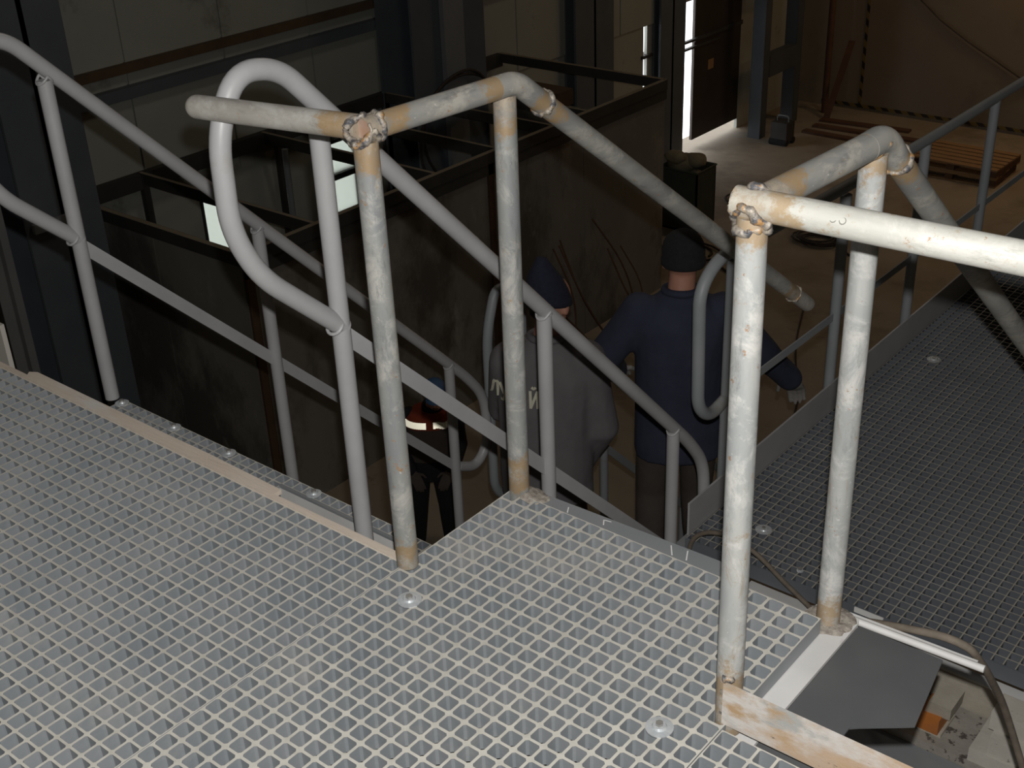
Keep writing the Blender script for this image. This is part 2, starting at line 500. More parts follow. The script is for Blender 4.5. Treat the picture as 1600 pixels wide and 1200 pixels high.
# door in the left wall: dark leaf standing off the floor and the jamb, two draw bars across the gap
dl = MB().box((XL - .045, 13.56, FL + .15), (XL - .005, 14.90, -2.0))
door = tag(dl.build('door_1', M['door']), kind='structure')
MB().box((XL - .01, 13.55, -2.62), (XL + .015, 14.88, -2.56)).build('rail', M['dark'], door)
b_ = MB()
b_.box((XL - .02, 13.05, -2.60), (XL + .03, 14.4, -2.565)).box((XL - .02, 13.05, -2.70), (XL + .03, 14.2, -2.67))
b_.build('bolt_bar', M['dark'], door)
MB().box((XL - .005, 13.95, -3.1), (XL + .002, 14.10, -2.96)).build('paper_notice', M['pallet'], door)
tag(MB().box((XL - .12, 12.2, -2.58), (XL + .03, 12.45, -2.54)).build('trim_4', M['dark']), kind='structure')

# hazard tape outline on the back wall
hz = thing('hazard_tape', 'yellow and black hazard tape outline stuck on the brown back wall', 'tape', (-6.62, YB, -4.1))
MB().box((-6.665, YB - .012, -4.12), (-6.62, YB - .002, 3.0)).build('strip', M['hazard'], hz)
MB().box((-7.3, YB - .014, -4.15), (1.0, YB - .004, -4.10)).build('strip', M['hazard'], hz)
o = MB().tube([(-6.9, YB - .04, -1.7), (-5.92, YB - .04, -2.33), (-5.5, YB - .04, -2.66), (-5.06, YB - .04, -2.92), (-4.2, YB - .04, -3.36), (-3.5, YB - .04, -3.75), (-3.3, YB - .04, -4.16)], .012, 8).build('wall_cable', M['cable_dark'], smooth=True)
tag(o, 'thin dark cable sagging across the brown back wall', 'cable')

# ------------------------------------------------------------------ steel columns along the left wall
def column(label, x, y, wx, wy, lit=False):
    t = thing('steel_column', label, 'column', (x, y, FL))
    fl_ = .03
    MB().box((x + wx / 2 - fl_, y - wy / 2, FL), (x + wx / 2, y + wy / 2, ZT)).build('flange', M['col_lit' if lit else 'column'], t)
    MB().box((x - wx / 2, y - wy / 2, FL), (x - wx / 2 + fl_, y + wy / 2, ZT)).build('flange', M['column'], t)
    MB().box((x - wx / 2, y - .02, FL), (x + wx / 2, y + .02, ZT)).build('web', M['column'], t)
    MB().box((x - wx / 2 - .06, y - wy / 2 - .06, FL), (x + wx / 2 + .06, y + wy / 2 + .06, FL + .03)).build('base_plate', M['column'], t)
    return t
c1 = column('broad dark blue column at the left end of the stained tank', -6.92, 2.78, .62, .62)
MB().box((-6.60, 2.50, -1.62), (-6.56, 2.80, -1.55)).build('bracket', M['col_lit'], c1)
c2 = column('blue-grey column behind the tank with cables looped over it', -7.42, 7.75, .5, 1.1)
MB().box((-7.16, 7.60, FL), (-7.10, 7.90, ZT)).build('lit_face', M['col_lit'], c2)  # lighter colour paints the lit face of this column
for i, pts in enumerate([[(-7.08, 7.62, -3.0), (-7.06, 7.1, -2.35), (-7.06, 7.25, -1.8), (-7.05, 7.75, -1.66), (-7.07, 8.2, -1.8), (-7.1, 8.45, -2.4)],
                         [(-7.07, 7.35, -3.0), (-7.05, 7.0, -2.3), (-7.05, 7.35, -1.72), (-7.04, 7.95, -1.62), (-7.07, 8.3, -2.0), (-7.1, 8.5, -2.7)]]):
    o = MB().tube(fillet(pts, .3, 5), .016, 8).build('hanging_cable', M['cable_dark'], smooth=True)
    tag(o, ['inner of two dark cables looped over the blue-grey column behind the tank', 'outer of two dark cables looped over the blue-grey column behind the tank'][i], 'cable', 'cables looped on the column')
column('dark column between the two daylit door slits', -7.73, 12.78, .13, .62)
column('dark column standing beyond the tank end before the door slits', -7.70, 10.9, .18, .8)
t = thing('battened_column', 'grey battened column beside the dark door in the far corner', 'column', (-7.3, 15.1, FL))
for yy in (14.62, 15.62):
    MB().box((-7.42, yy - .09, FL), (-7.22, yy + .09, ZT)).build('leg', M['beam_far'], t)
for zz in (-3.15, -1.9, -.6, .7):
    MB().box((-7.36, 14.72, zz - .16), (-7.215, 15.54, zz + .16)).build('batten', M['beam_far'], t)
o = MB().tube([(-7.05, 16.3, FL), (-7.05, 16.3, ZT)], .05, 12).build('rusty_riser_pipe', M['redwood'], smooth=True)
tag(o, 'rusty vertical pipe by the far corner of the brown wall', 'pipe')
o = MB().bar((-6.85, 15.95, FL), (-6.80, 16.55, -3.1), (.05, 0, 0), (0, .012, .004)).build('leaning_board', M['redwood'])
tag(o, 'short reddish board leaning in the far corner', 'board')

# ------------------------------------------------------------------ open steel tank
TX0, TX1, TY0, TY1, TZ = -7.70, -5.45, 3.45, 9.15, -1.84
tk = thing('steel_tank', 'long stained dark steel tank with open framed top below the stairs', 'tank', (-6.5, 6.3, FL))
yy = [3.45, 4.85, 6.25, 7.70, 9.15]
for i in range(4):
    MB().box((TX1 - .012, yy[i] + .006, FL), (TX1, yy[i + 1] - .006, TZ - .02)).build('side_plate', M['tank'], tk)
MB().box((TX0, TY0, FL), (-6.55, TY0 + .012, TZ - .02)).build('end_plate', M['tank'], tk)
MB().box((-6.54, TY0, FL), (TX1 - .02, TY0 + .012, TZ - .02)).build('end_plate', M['tank'], tk)
MB().box((TX0, TY1 - .012, FL), (TX1 - .02, TY1, -2.3)).build('end_plate', M['tank'], tk)
for yv in (3.45, 6.25):
    MB().box((TX1 - .004, yv - .0, FL), (TX1 + .02, yv + .07, TZ - .08)).build('stiffener', M['tank_edge'], tk)
def angle(p0, p1, across, name='rim_angle'):
    a, b = V(p0), V(p1); n_ = V(across)
    mb = MB().bar(a, b, n_ * .5, (0, 0, .006), 0)
    mb.bar(a - n_ * .45 - V((0, 0, .045)), b - n_ * .45 - V((0, 0, .045)), n_.normalized() * .006, (0, 0, .05), 1)
    mb.bar(a + n_ * .45 - V((0, 0, .045)), b + n_ * .45 - V((0, 0, .045)), n_.normalized() * .006, (0, 0, .05), 1)
    return mb.build(name, [M['tank_rim'], M['dark']], tk)
angle((TX1, TY0, TZ), (TX1, TY1, TZ), (.05, 0, 0))
angle((TX0, TY0, TZ), (TX1, TY0, TZ), (0, .05, 0))
angle((TX0, TY1, TZ), (TX1, TY1, TZ), (0, .05, 0))
MB().box((TX1 - .004, TY0, TZ - .20), (TX1 + .02, TY1, TZ - .03)).build('rim_band', M['dark'], tk)
MB().box((TX0 - .03, TY0 - 1.2, TZ - .14), (TX0 + .05, TY1, TZ)).build('rear_beam', M['dark'], tk)  # dark colour stands in for the shadow on the beam face
for yv in (4.2, 5.6, 6.42, 7.24, 7.80):
    angle((TX0, yv, TZ - .004), (TX1, yv, TZ - .004), (0, .035, 0), 'cross_angle')
for yv in (4.2, 5.75, 7.24):
    MB().box((TX0, yv - .03, FL), (TX0 + .06, yv + .03, TZ)).build('rear_post', M['dark'], tk)
MB().box((-6.9, 7.9, TZ - .08), (-5.9, 8.15, TZ + .08)).build('loose_channel', M['tank_edge'], tk)
MB().tube([(-7.1, 5.35, FL), (-7.1, 5.35, TZ)], .03, 10).build('riser', M['col_lit'], tk, True)
MB().box((-7.6, 3.2, TZ - .35), (-7.0, 3.3, TZ - .27)).build('stub_beam', M['dark'], tk)

# ------------------------------------------------------------------ stuff on the hall floor
def pallet(x, y, z, label, rot=0):
    t = thing('wooden_pallet', label, 'pallet', (0, 0, 0), 'pallets stacked by the back wall')
    W, D_ = 1.25, .85
    for k in range(6):
        yy_ = -D_ / 2 + (k + .0) * (D_ - .11) / 5
        MB().box((-W / 2, yy_, .10), (W / 2, yy_ + .11, .122)).build('deck_board', M['pallet'], t)
    for xx in (-W / 2, -.05, W / 2 - .10):
        MB().box((xx, -D_ / 2, .022), (xx + .10, D_ / 2, .10)).build('stringer', M['redwood'], t)
    for yy_ in (-D_ / 2, -.05, D_ / 2 - .10):
        MB().box((-W / 2, yy_, 0), (W / 2, yy_ + .10, .022)).build('bottom_board', M['pallet'], t)
    t.location = (x, y, z); t.rotation_euler.z = rot
    return t
pallet(-4.22, 14.70, FL, 'bottom orange-brown wooden pallet of the stack by the back wall', .03)
pallet(-4.20, 14.72, FL + .123, 'top orange-brown wooden pallet of the stack by the back wall', -.02)
for i, (x, y, L_, r_) in enumerate([(-6.0, 15.6, 1.7, .05), (-5.9, 15.2, 1.9, -.03), (-6.2, 15.95, 1.4, .1)]):
    o = MB().box((-L_ / 2, -.07, 0), (L_ / 2, .07, .035)).build('floor_plank', M['redwood'])
    o.location = (x, y, FL); o.rotation_euler.z = r_
    tag(o, ['reddish plank lying on the floor, middle one of three by the back wall', 'reddish plank lying nearest the stairs of three by the back wall', 'shortest reddish plank lying closest to the back wall'][i], 'plank', 'planks on the floor by the back wall')
bn = thing('waste_bin', 'dark green square bin near the open end of the tank', 'bin', (-6.25, 10.95, FL))
bx, by = -6.25, 10.95
mb = MB()
for (a, b, c, d) in ((-.27, -.22, .27, -.20), (-.27, .20, .27, .22), (-.27, -.22, -.25, .22), (.25, -.22, .27, .22)):
    mb.box((bx + a, by + b, FL), (bx + c, by + d, FL + .78))
mb.box((bx - .27, by - .22, FL), (bx + .27, by + .22, FL + .03))
mb.build('body', M['green'], bn)
mb = MB()
mb.tube([(bx - .27, by - .22, FL + .78), (bx + .27, by - .22, FL + .78), (bx + .27, by + .22, FL + .78), (bx - .27, by + .22, FL + .78), (bx - .27, by - .22, FL + .78)], .015, 6)
mb.build('rim', M['green'], bn)
mb = MB()
for (dx, dy, dz, r_) in ((-.08, 0, .80, .2), (.06, .05, .84, .15), (-.12, -.1, .9, .14), (.0, .0, .62, .22)):
    mb.ell((bx + dx, by + dy, FL + dz), r_, r_ * .9, r_ * .6, n=14, m=9)
mb.v = [tuple(V(p) + V(p).normalized() * 0 + noise.noise_vector(V(p) * 9) * .035) for p in mb.v]
tag(mb.build('rag_heap', M['sack'], smooth=True), 'grey-brown rags heaped in the top of the green bin', 'rags')
wm = thing('welding_machine', 'small dark welding machine standing by the far door', 'machine', (-7.2, 14.5, FL))
MB().box((-6.98, 14.42, FL + .05), (-6.72, 14.66, FL + .34)).build('body', M['dark'], wm)
MB().tube(fillet([(-6.94, 14.54, FL + .34), (-6.94, 14.54, FL + .42), (-6.76, 14.54, FL + .42), (-6.76, 14.54, FL + .34)], .04), .011, 8).build('handle', M['col_lit'], wm, True)
for yy_ in (14.44, 14.64):
    MB().tube([(-6.99, yy_, FL + .05), (-6.71, yy_, FL + .05)], .05, 12).build('wheel', M['black'], wm, True)
# scrap rods and wire thrown against the tank side
rnd = random.Random(5)
for k in range(9):
    a = V((-5.15 + rnd.uniform(-.1, .25), 6.9 + k * .17, FL + .01)); b = V((-5.42, a.y + rnd.uniform(-.5, .5), FL + rnd.uniform(.6, 1.3)))
    m_ = (a + b) / 2 + V((.06, rnd.uniform(-.2, .2), rnd.uniform(-.1, .1)))
    tag(MB().tube(fillet([a, m_, b], .3, 5), .009, 6).build('scrap_rod', M['redwood'], smooth=True), 'thin rusty scrap rod leaning on the tank side behind the men', 'rod', 'scrap rods leaning on the tank')
def coil(name, label, c, rad, n_, r=.014, seed=1):
    rnd = random.Random(seed); pts = []
    for i in range(n_ * 16):
        a = i / 16 * 2 * PI
        q = rad * (1 + .18 * math.sin(a * .37 + seed) + .08 * math.sin(a * 1.3))
        pts.append((c[0] + q * math.cos(a) + .05 * math.sin(a * .21), c[1] + q * .8 * math.sin(a), FL + r + .018 * (i / 16) * .6))
    pts.append((c[0] + rad * 2.2, c[1] - rad * .9, FL + r))
    o = MB().tube(pts, r, 6).build(name, M['cable_dark'], smooth=True)
    return tag(o, label, 'cable')
coil('cable_coil', 'dark cable lying in a tight coil on the brown floor', (-4.65, 11.35), .24, 5, seed=2)
coil('cable_coil', 'dark cable looped loosely on the floor beside the green bin', (-5.75, 10.2), .33, 2, seed=4)
coil('cable_coil', 'short hose curled on the floor behind the green bin', (-6.1, 12.1), .25, 1, seed=7)
o = MB().tube(fillet([(-3.9, 9.6, FL + .012), (-3.5, 8.6, FL + .012), (-2.9, 7.6, FL + .012), (-2.6, 6.5, FL + .012)], .5), .010, 6).build('floor_cable', M['cable_dark'], smooth=True)
tag(o, 'single thin cable trailing across the brown floor beyond the railing', 'cable')

# ------------------------------------------------------------------ gratings
PIT = .038
def grating(name, label, x0, y0, nx, ny, z, mats, parent=None, ww=.0052, ch=.003, th=.038, px=PIT, py=PIT, cat='grating', group=None, open_sides='', ragged=False):
    """moulded mesh panel; x0,y0 = low corner, top face at z"""
    mb = MB()
    h = ww / 2
    for i in range(nx):
        for j in range(ny):
            a, b = x0 + i * px, y0 + j * py
            c, d = a + px, b + py
            t0, t1, u0, u1 = a + h, c - h, b + h, d - h
            top = [(t0 + ch, u0), (t1 - ch, u0), (t1, u0 + ch), (t1, u1 - ch), (t1 - ch, u1), (t0 + ch, u1), (t0, u1 - ch), (t0, u0 + ch)]
            g = .0012
            bot = [(x_ + (g if x_ > (a + c) / 2 else -g), y_ + (g if y_ > (b + d) / 2 else -g)) for x_, y_ in top]
            vs = [(a, b, z), (c, b, z), (c, d, z), (a, d, z)]
            vs += [(x_, y_, z) for x_, y_ in top] + [(x_, y_, z - th) for x_, y_ in bot]
            mb.add(vs, [(0, 1, 5, 4), (1, 2, 7, 6), (2, 3, 9, 8), (3, 0, 11, 10), (0, 4, 11), (1, 6, 5), (2, 8, 7), (3, 10, 9)], 1)
            mb.add(vs[4:], [(k, k + 8, (k + 1) % 8 + 8, (k + 1) % 8) for k in range(8)], 0)
            # remove the doubled verts of the second add being separate: fine, keeps a crisp edge
    X0, X1, Y0, Y1 = x0, x0 + nx * px, y0, y0 + ny * py
    z0 = z - th
    mb.add([(X0, Y0, z), (X1, Y0, z), (X1, Y1, z), (X0, Y1, z), (X0, Y0, z0), (X1, Y0, z0), (X1, Y1, z0), (X0, Y1, z0)],
           [(0, 4, 5, 1), (1, 5, 6, 2), (2, 6, 7, 3), (3, 7, 4, 0)], 0)
    o = mb.build(name, mats, parent)
    if parent is None:
        tag(o, label, cat, group)
    return o
def clip(x, y, z, parent, r=.026):
    mb = MB()
    n_ = 20
    prof = [(0, .0075), (r * .45, .0075), (r * .55, .0035), (r, .0025), (r, 0)]
    vs, fs = [], []
    for (q, h) in prof:
        vs += [(x + q * math.cos(2 * PI * k / n_), y + q * math.sin(2 * PI * k / n_), z + h) for k in range(n_)]
    for i in range(len(prof) - 1):
        for k in range(n_):
            fs.append((i * n_ + k, (i + 1) * n_ + k, (i + 1) * n_ + (k + 1) % n_, i * n_ + (k + 1) % n_))
    mb.add(vs, fs)
    o = mb.build('hold_down_disc', M['bolt'], parent)
    hx = [(x + .0075 * math.cos(k * PI / 3), y + .0075 * math.sin(k * PI / 3)) for k in range(6)]
    MB().prism(hx, z + .007, z + .013).build('bolt_head', M['bolt2'], o)
    return o
GM = [M['grate'], M['grate_top']]
NY1 = 34
g1 = grating('grating_panel', 'near grating panel between the bare guard posts, with two round clips', 0.0 - .002, .009 - 34 * PIT, 21, 34, 0, GM, ww=.0060, ch=.0042, group='grey mesh panels of the upper deck')
clip(.091, -.437, 0, g1); clip(.706, -.438, 0, g1)
g2 = grating('grating_panel', 'grating panel beside the long dusty strip, in the middle of the upper deck', -.8775, -.352 - 30 * PIT, 23, 30, 0, GM, group='grey mesh panels of the upper deck')
g3 = grating('grating_panel', 'grating panel at the left edge of the upper deck', -.879 - 32 * PIT, -.352 - 30 * PIT, 32, 30, 0, GM, group='grey mesh panels of the upper deck')
g4 = grating('grating_panel', 'grating panel in front of the rusty toe plate', .798, -.375 - 24 * PIT, 30, 24, 0, GM, group='grey mesh panels of the upper deck')
LM = [M['low'], M['low_top']]
XL0 = -.318
lows = []
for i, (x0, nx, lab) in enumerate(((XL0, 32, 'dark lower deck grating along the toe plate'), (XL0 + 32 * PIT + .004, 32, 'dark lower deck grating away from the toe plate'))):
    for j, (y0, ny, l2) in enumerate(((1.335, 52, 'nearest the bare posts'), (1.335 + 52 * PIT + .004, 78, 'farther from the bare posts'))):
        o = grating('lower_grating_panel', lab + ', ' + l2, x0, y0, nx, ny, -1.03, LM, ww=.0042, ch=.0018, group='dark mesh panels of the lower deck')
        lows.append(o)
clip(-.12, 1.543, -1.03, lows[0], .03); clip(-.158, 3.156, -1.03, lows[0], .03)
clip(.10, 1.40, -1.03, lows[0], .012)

# ------------------------------------------------------------------ upper deck steel
dk = thing('deck_frame', 'grey steel beams carrying the upper mesh deck', 'frame', (0, -.6, -.05))
def ibeam(a, b, h, wd, parent, name='beam', mt_='steel_paint'):
    a, b = V(a), V(b); d = (b - a).normalized(); s_ = d.cross(V((0, 0, 1))).normalized()
    mb = MB()
    z_ = V((0, 0, 1))
    mb.bar(a - z_ * .004, b - z_ * .004, s_ * wd / 2, z_ * .004)
    mb.bar(a - z_ * (h - .004), b - z_ * (h - .004), s_ * wd / 2, z_ * .004)
    mb.bar(a - z_ * h / 2, b - z_ * h / 2, s_ * .004, z_ * (h / 2 - .008))
    return mb.build(name, M[mt_], parent)
ibeam((.16, -1.28, -.0385), (.16, .0, -.0385), .16, .05, dk, mt_='steel_pale')
ibeam((-.90, -1.5, -.0385), (-.90, -.36, -.0385), .16, .10, dk)
ibeam((-.015, -1.5, -.0385), (-.015, -.36, -.0385), .16, .08, dk)
ibeam((.775, -1.5, -.053), (.775, -.05, -.053), .16, .05, dk)
ibeam((-2.1, -1.45, -.20), (2.2, -1.45, -.20), .2, .1, dk)
ibeam((-2.1, -.42, -.20), (2.2, -.42, -.20), .2, .1, dk)
for x in (-2.0, 2.1):
    for y in (-1.45, -.42):
        MB().box((x - .06, y - .06, FL), (x + .06, y + .06, -.40)).build('leg', M['column'], dk)
# long dusty plank along the deck edge: broad to the hole, then narrow
pl = MB()
pl.prism([(-1.478, -.352), (-.44, -.352), (-.44, -.316), (-.72, -.311), (-.90, -.313), (-1.478, -.312), (-1.50, -.325)], -.006, .006)
pl.prism([(-.44, -.352), (-.022, -.352), (-.030, -.333), (-.44, -.338)], -.0055, .0058)
pl.prism([(-2.12, -.352), (-1.478, -.352), (-1.478, -.338), (-2.12, -.336)], -.006, .0055)
o = pl.build('edge_strip', M['plank'])
tag(o, 'long dusty tan strip along the edge of the upper mesh deck', 'strip')
o = MB().bar((-2.12, -.345, -.056), (-.03, -.345, -.056), (0, .004, 0), (0, 0, .05)).build('edge_plate', M['steel_paint'])
tag(o, 'upright grey plate under the dusty strip at the deck edge', 'plate')
# fascia beyond the near panel's far edge
fa = thing('landing_fascia', 'grey channel along the far edge of the near panel, scratched with chalk', 'beam', (.4, .04, -.03))
MB().prism([(.03, .010), (.60, .010), (.60, .062), (.03, .045)], -.009, -.003).build('flange', M['steel_paint'], fa)
MB().bar((.03, .044, -.06), (.60, .060, -.06), (0, .003, 0), (0, 0, .052)).build('web', M['steel_paint'], fa)
for (a, b) in (((.16, .016), (.15, .034)), ((.255, .024), (.245, .040)), ((.245, .04), (.262, .043)), ((.44, .018), (.42, .046)), ((.475, .02), (.46, .05))):
    MB().bar((a[0], a[1], -.0026), (b[0], b[1], -.0026), (.0012, .0006, 0), (0, 0, .0006)).build('chalk_mark', M['chalk'], fa)
# grit heaps around the posts of bare pipe
def grit(label, c, rx, ry, seed):
    mb = MB().ell(c, rx, ry, .007, n=26, m=8)
    mb.v = [tuple(V(p) + noise.noise_vector(V(p) * 60 + V((seed, 0, 0))) * .007) for p in mb.v]
    tag(mb.build('grit_heap', M['dirt'], smooth=True), label, 'grit')
grit('grit and spatter at the foot of the bare post at the landing corner', (.045, .025, -.004), .05, .03, 1)
grit('grit and spatter at the foot of the bare post above the white plate', (.79, .06, -.040), .055, .05, 2)
o = MB().box((-.01, .008, -.045), (.045, .04, -.038)).build('corner_plate', M['steel_paint'])
tag(o, 'small plate carrying the corner post of bare pipe', 'plate')

sb = thing('stained_channel', 'pale rust-stained channel showing between the two bright posts', 'channel', (.66, .12, -.15))
MB().bar((.50, .125, -.19), (.78, .135, -.19), (0, .004, 0), (0, 0, .06)).build('web', M['steel_rust'], sb)
MB().bar((.50, .110, -.128), (.78, .120, -.128), (0, .018, 0), (0, 0, .003)).build('flange', M['steel_rust'], sb)
# white plate and beam at the right side of the near panel
wp = thing('side_angle', 'pale primed steel angle beside the near mesh panel', 'angle', (.82, -.1, -.05))
MB().prism([(.75, -.40), (.843, -.40), (.843, .085), (.838, .100), (.748, .100), (.742, .05), (.75, .012)], -.050, -.0400).build('flange', M['steel_pale'], wp)
MB().bar((.840, -.40, -.09), (.840, .08, -.09), (.003, 0, 0), (0, 0, .042)).build('web', M['steel_pale'], wp)
cb = thing('cross_beam', 'pale steel beam with rounded edge leading right from the bare post', 'beam', (1.2, .11, -.1))
MB().tube([(.80, .108, -.056), (1.09, .1205, -.056)], .008, 10).build('rounded_edge', M['steel_pale'], cb, True)
MB().bar((.775, .119, -.062), (1.07, .130, -.062), (0, .012, 0), (0, 0, .003)).build('flange', M['steel_pale'], cb)
# rusty toe plate
tp = thing('toe_plate', 'rusty ochre toe plate welded to the brightest bare post', 'toe plate', (1.3, -.35, 0))
MB().bar((.788, -.3585, .046), (2.05, -.345, .046), (0, .0035, 0), (0, 0, .046)).build('plate', M['rusty'], tp)
bead([(.783, -.352, z_) for z_ in (.0, .02, .04, .06, .08, .095)], .006, 3, False).build('weld_bead', M['weld'], tp, True)
bead([(.783, -.357, .095), (.792, -.352, .099), (.803, -.349, .097)], .007, 4, False).build('weld_bead', M['weld'], tp, True)
# dark sheet, drooping at its right end
def sheet():
    mb = MB(); nx, ny = 26, 48; th = .004
    top = []
    for i in range(nx + 1):
        u = i / nx
        for j in range(ny + 1):
            v_ = j / ny
            y = -.52 + v_ * .605
            xm = 1.018 + (.098 - y) * .152 if y > -.117 else 1.051 - (-.117 - y) * 1.27 if y > -.19 else .958
            x = .846 + u * (xm - .846)
            z = -.044
            top.append(V((x, y, z)))
    n1 = ny + 1
    vs = top + [p - V((0, 0, th)) for p in top]
    K = len(top)
    fs = []
    for i in range(nx):
        for j in range(ny):
            a = i * n1 + j
            fs.append((a, a + n1, a + n1 + 1, a + 1)); fs.append((a + K, a + 1 + K, a + n1 + 1 + K, a + n1 + K))
    for i in range(nx):
        a = i * n1; fs.append((a, a + K, a + n1 + K, a + n1))
        a = i * n1 + ny; fs.append((a, a + n1, a + n1 + K, a + K))
    for j in range(ny):
        fs.append((j, j + 1, j + 1 + K, j + K)); a = nx * n1 + j; fs.append((a, a + K, a + 1 + K, a + 1))
    return mb.add(vs, fs)
o = sheet().build('rubber_sheet', M['sheet'], smooth=True, flat_angle=40)
tag(o, 'dark smooth rubber sheet between the rusty toe plate and the pale beam', 'sheet')

# ledge and blocks down below the right side
lg = thing('concrete_ledge', 'speckled concrete ledge below the dark rubber sheet', 'ledge', (.95, 1.2, -1.22))
MB().box((.45, 1.085, -1.5), (2.2, 1.295, -1.22)).build('body', M['concrete'], lg)
for x in (.45, 2.05):
    MB().box((x, 1.085, FL), (x + .15, 1.295, -1.5)).build('leg', M['concrete'], lg)
sp = thing('soffit_plate', 'smooth grey plate in front of the speckled ledge', 'plate', (1.0, .9, -1.25))
MB().box((.40, .60, -1.262), (2.2, 1.083, -1.25)).build('plate', M['steel_paint'], sp)
MB().box((.40, 1.05, -1.46), (2.2, 1.0835, -1.2625)).build('web', M['steel_paint'], sp)
MB().box((.40, .60, FL), (.45, .65, -1.263)).build('leg', M['column'], sp)
bk = thing('mounting_block', 'small grey block tilted on an orange packer beside the rubber sheet', 'block', (.70, 1.16, -1.22))
MB().box((.650, 1.125, -1.2195), (.735, 1.238, -1.208)).build('base_plate', M['concrete2'], bk)
MB().box((.660, 1.118, -1.208), (.726, 1.225, -1.150)).build('orange_packer', M['orange'], bk)
MB().add([(.672, 1.135, -1.150), (.748, 1.145, -1.156), (.748, 1.245, -1.156), (.672, 1.235, -1.150), (.684, 1.125, -1.095), (.752, 1.133, -1.103), (.752, 1.240, -1.103), (.684, 1.232, -1.095)],
         [(0, 3, 2, 1), (4, 5, 6, 7), (0, 1, 5, 4), (1, 2, 6, 5), (2, 3, 7, 6), (3, 0, 4, 7)]).build('top_block', M['concrete2'], bk)
sl = thing('stacked_slabs', 'three pale slabs stacked like steps beside the brown cable', 'slabs', (.95, 1.17, -1.22))
MB().box((.833, 1.088, -1.2195), (1.10, 1.272, -1.172)).build('slab', M['slab'], sl)
MB().box((.884, 1.095, -1.1715), (1.14, 1.235, -1.102)).build('slab', M['slab'], sl)
MB().box((.868, 1.125, -1.1015), (1.00, 1.222, -1.035)).build('slab', M['slab'], sl)
ub = thing('under_beam', 'dusty tan beam below the near edge of the lower deck', 'beam', (.6, 1.32, -1.1))
MB().box((-.05, 1.298, -1.108), (2.1, 1.338, -1.10)).build('flange', M['steel_pale'], ub)
MB().box((-.05, 1.302, -1.25), (2.1, 1.312, -1.108)).build('web', M['concrete2'], ub)

# cable over the beams
pts = [(-.27, 1.28, -1.7), (-.277, 1.28, -1.05), (-.255, 1.28, -.965), (-.20, 1.28, -.921), (-.125, 1.28, -.902), (-.06, 1.28, -.912), (.013, 1.28, -.942), (.102, 1.28, -1.004), (.193, 1.27, -1.045), (.35, 1.22, -1.09), (.50, 1.10, -1.05), (.66, .70, -.60), (.76, .20, -.14), (.86, .165, -.085), (.93, .150, -.055),
       (1.00, .150, -.040), (1.048, .152, -.045), (1.070, .20, -.12), (1.078, .34, -.30), (1.10, .42, -.46), (1.16, .46, -.66), (1.24, .62, -1.05), (1.32, .75, -1.235), (1.5, .9, -1.2415)]
o = MB().tube(fillet(pts, .08, 4), .0085, 10).build('power_cable', M['cable'], smooth=True)
tag(o, 'dusty brown cable draped along the pale beam and down over the ledge', 'cable')

# ------------------------------------------------------------------ lower deck: frame, toe plate, handrail
lf = thing('lower_deck_frame', 'grey steel frame under the dark lower deck', 'frame', (0.8, 3.5, -1.2))
for a, b in (((-.32, 1.34, -1.0685), (-.32, 6.3, -1.0685)), ((.90, 1.34, -1.0685), (.90, 6.3, -1.0685)), ((2.1, 1.34, -1.0685), (2.1, 6.3, -1.0685))):
    ibeam(a, b, .18, .08, lf)
for y in (1.39, 3.8, 6.25):
    ibeam((-.32, y, -1.25), (2.1, y, -1.25), .16, .08, lf)
for x in (-.28, 2.05):
    for y in (1.45, 3.8, 6.2):
        MB().box((x - .05, y - .05, FL), (x + .05, y + .05, -1.41)).build('leg', M['column'], lf)
MB().bar((-.318, 1.332, -1.055), (2.12, 1.332, -1.055), (0, .003, 0), (0, 0, .028)).build('edge_band', M['low'], lf)
lt = thing('lower_toe_plate', 'grey upright toe plate along the open side of the lower deck', 'toe plate', (-.33, 3.8, -1.03))
MB().bar((-.326, 1.36, -.966), (-.326, 6.3, -.966), (.004, 0, 0), (0, 0, .068)).build('plate', M['paint'], lt)
o = MB().box((.337, 1.3235, -1.045), (.437, 1.3285, -1.026)).build('white_sticker', M['white'])
tag(o, 'short white strip on the front edge of the lower deck', 'strip')

RP = .0225
def flat(a, b, wv, half=.019):
    a, b = V(a), V(b); d = (b - a).normalized(); w_ = V(wv) - d * V(wv).dot(d)
    return MB().bar(a, b, w_.normalized() * half, d.cross(w_).normalized() * .003)
ra = thing('lower_handrail', 'grey tube handrail with round end loop along the lower deck', 'railing', (-.37, 3.5, -1.03))
XX = -.352
lp = fillet([(XX, 6.3, -.105), (XX, 3.15, -.075), (XX, 1.53, -.025), (XX, 1.425, -.10), (XX, 1.44, -.55), (XX, 1.52, -.625), (XX, 1.645, -.60)], [.5, .07, .12, .07, .07])
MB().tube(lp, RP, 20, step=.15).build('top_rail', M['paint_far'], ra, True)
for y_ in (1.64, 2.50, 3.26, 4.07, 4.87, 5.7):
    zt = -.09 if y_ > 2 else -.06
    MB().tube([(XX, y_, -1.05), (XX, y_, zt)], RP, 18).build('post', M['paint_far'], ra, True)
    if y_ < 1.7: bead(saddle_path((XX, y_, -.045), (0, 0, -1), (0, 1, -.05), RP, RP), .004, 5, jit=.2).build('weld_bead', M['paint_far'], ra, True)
flat((XX, 1.66, -.60), (XX, 6.3, -.64), (0, 0, 1), .017).build('mid_bar', M['paint_far'], ra)

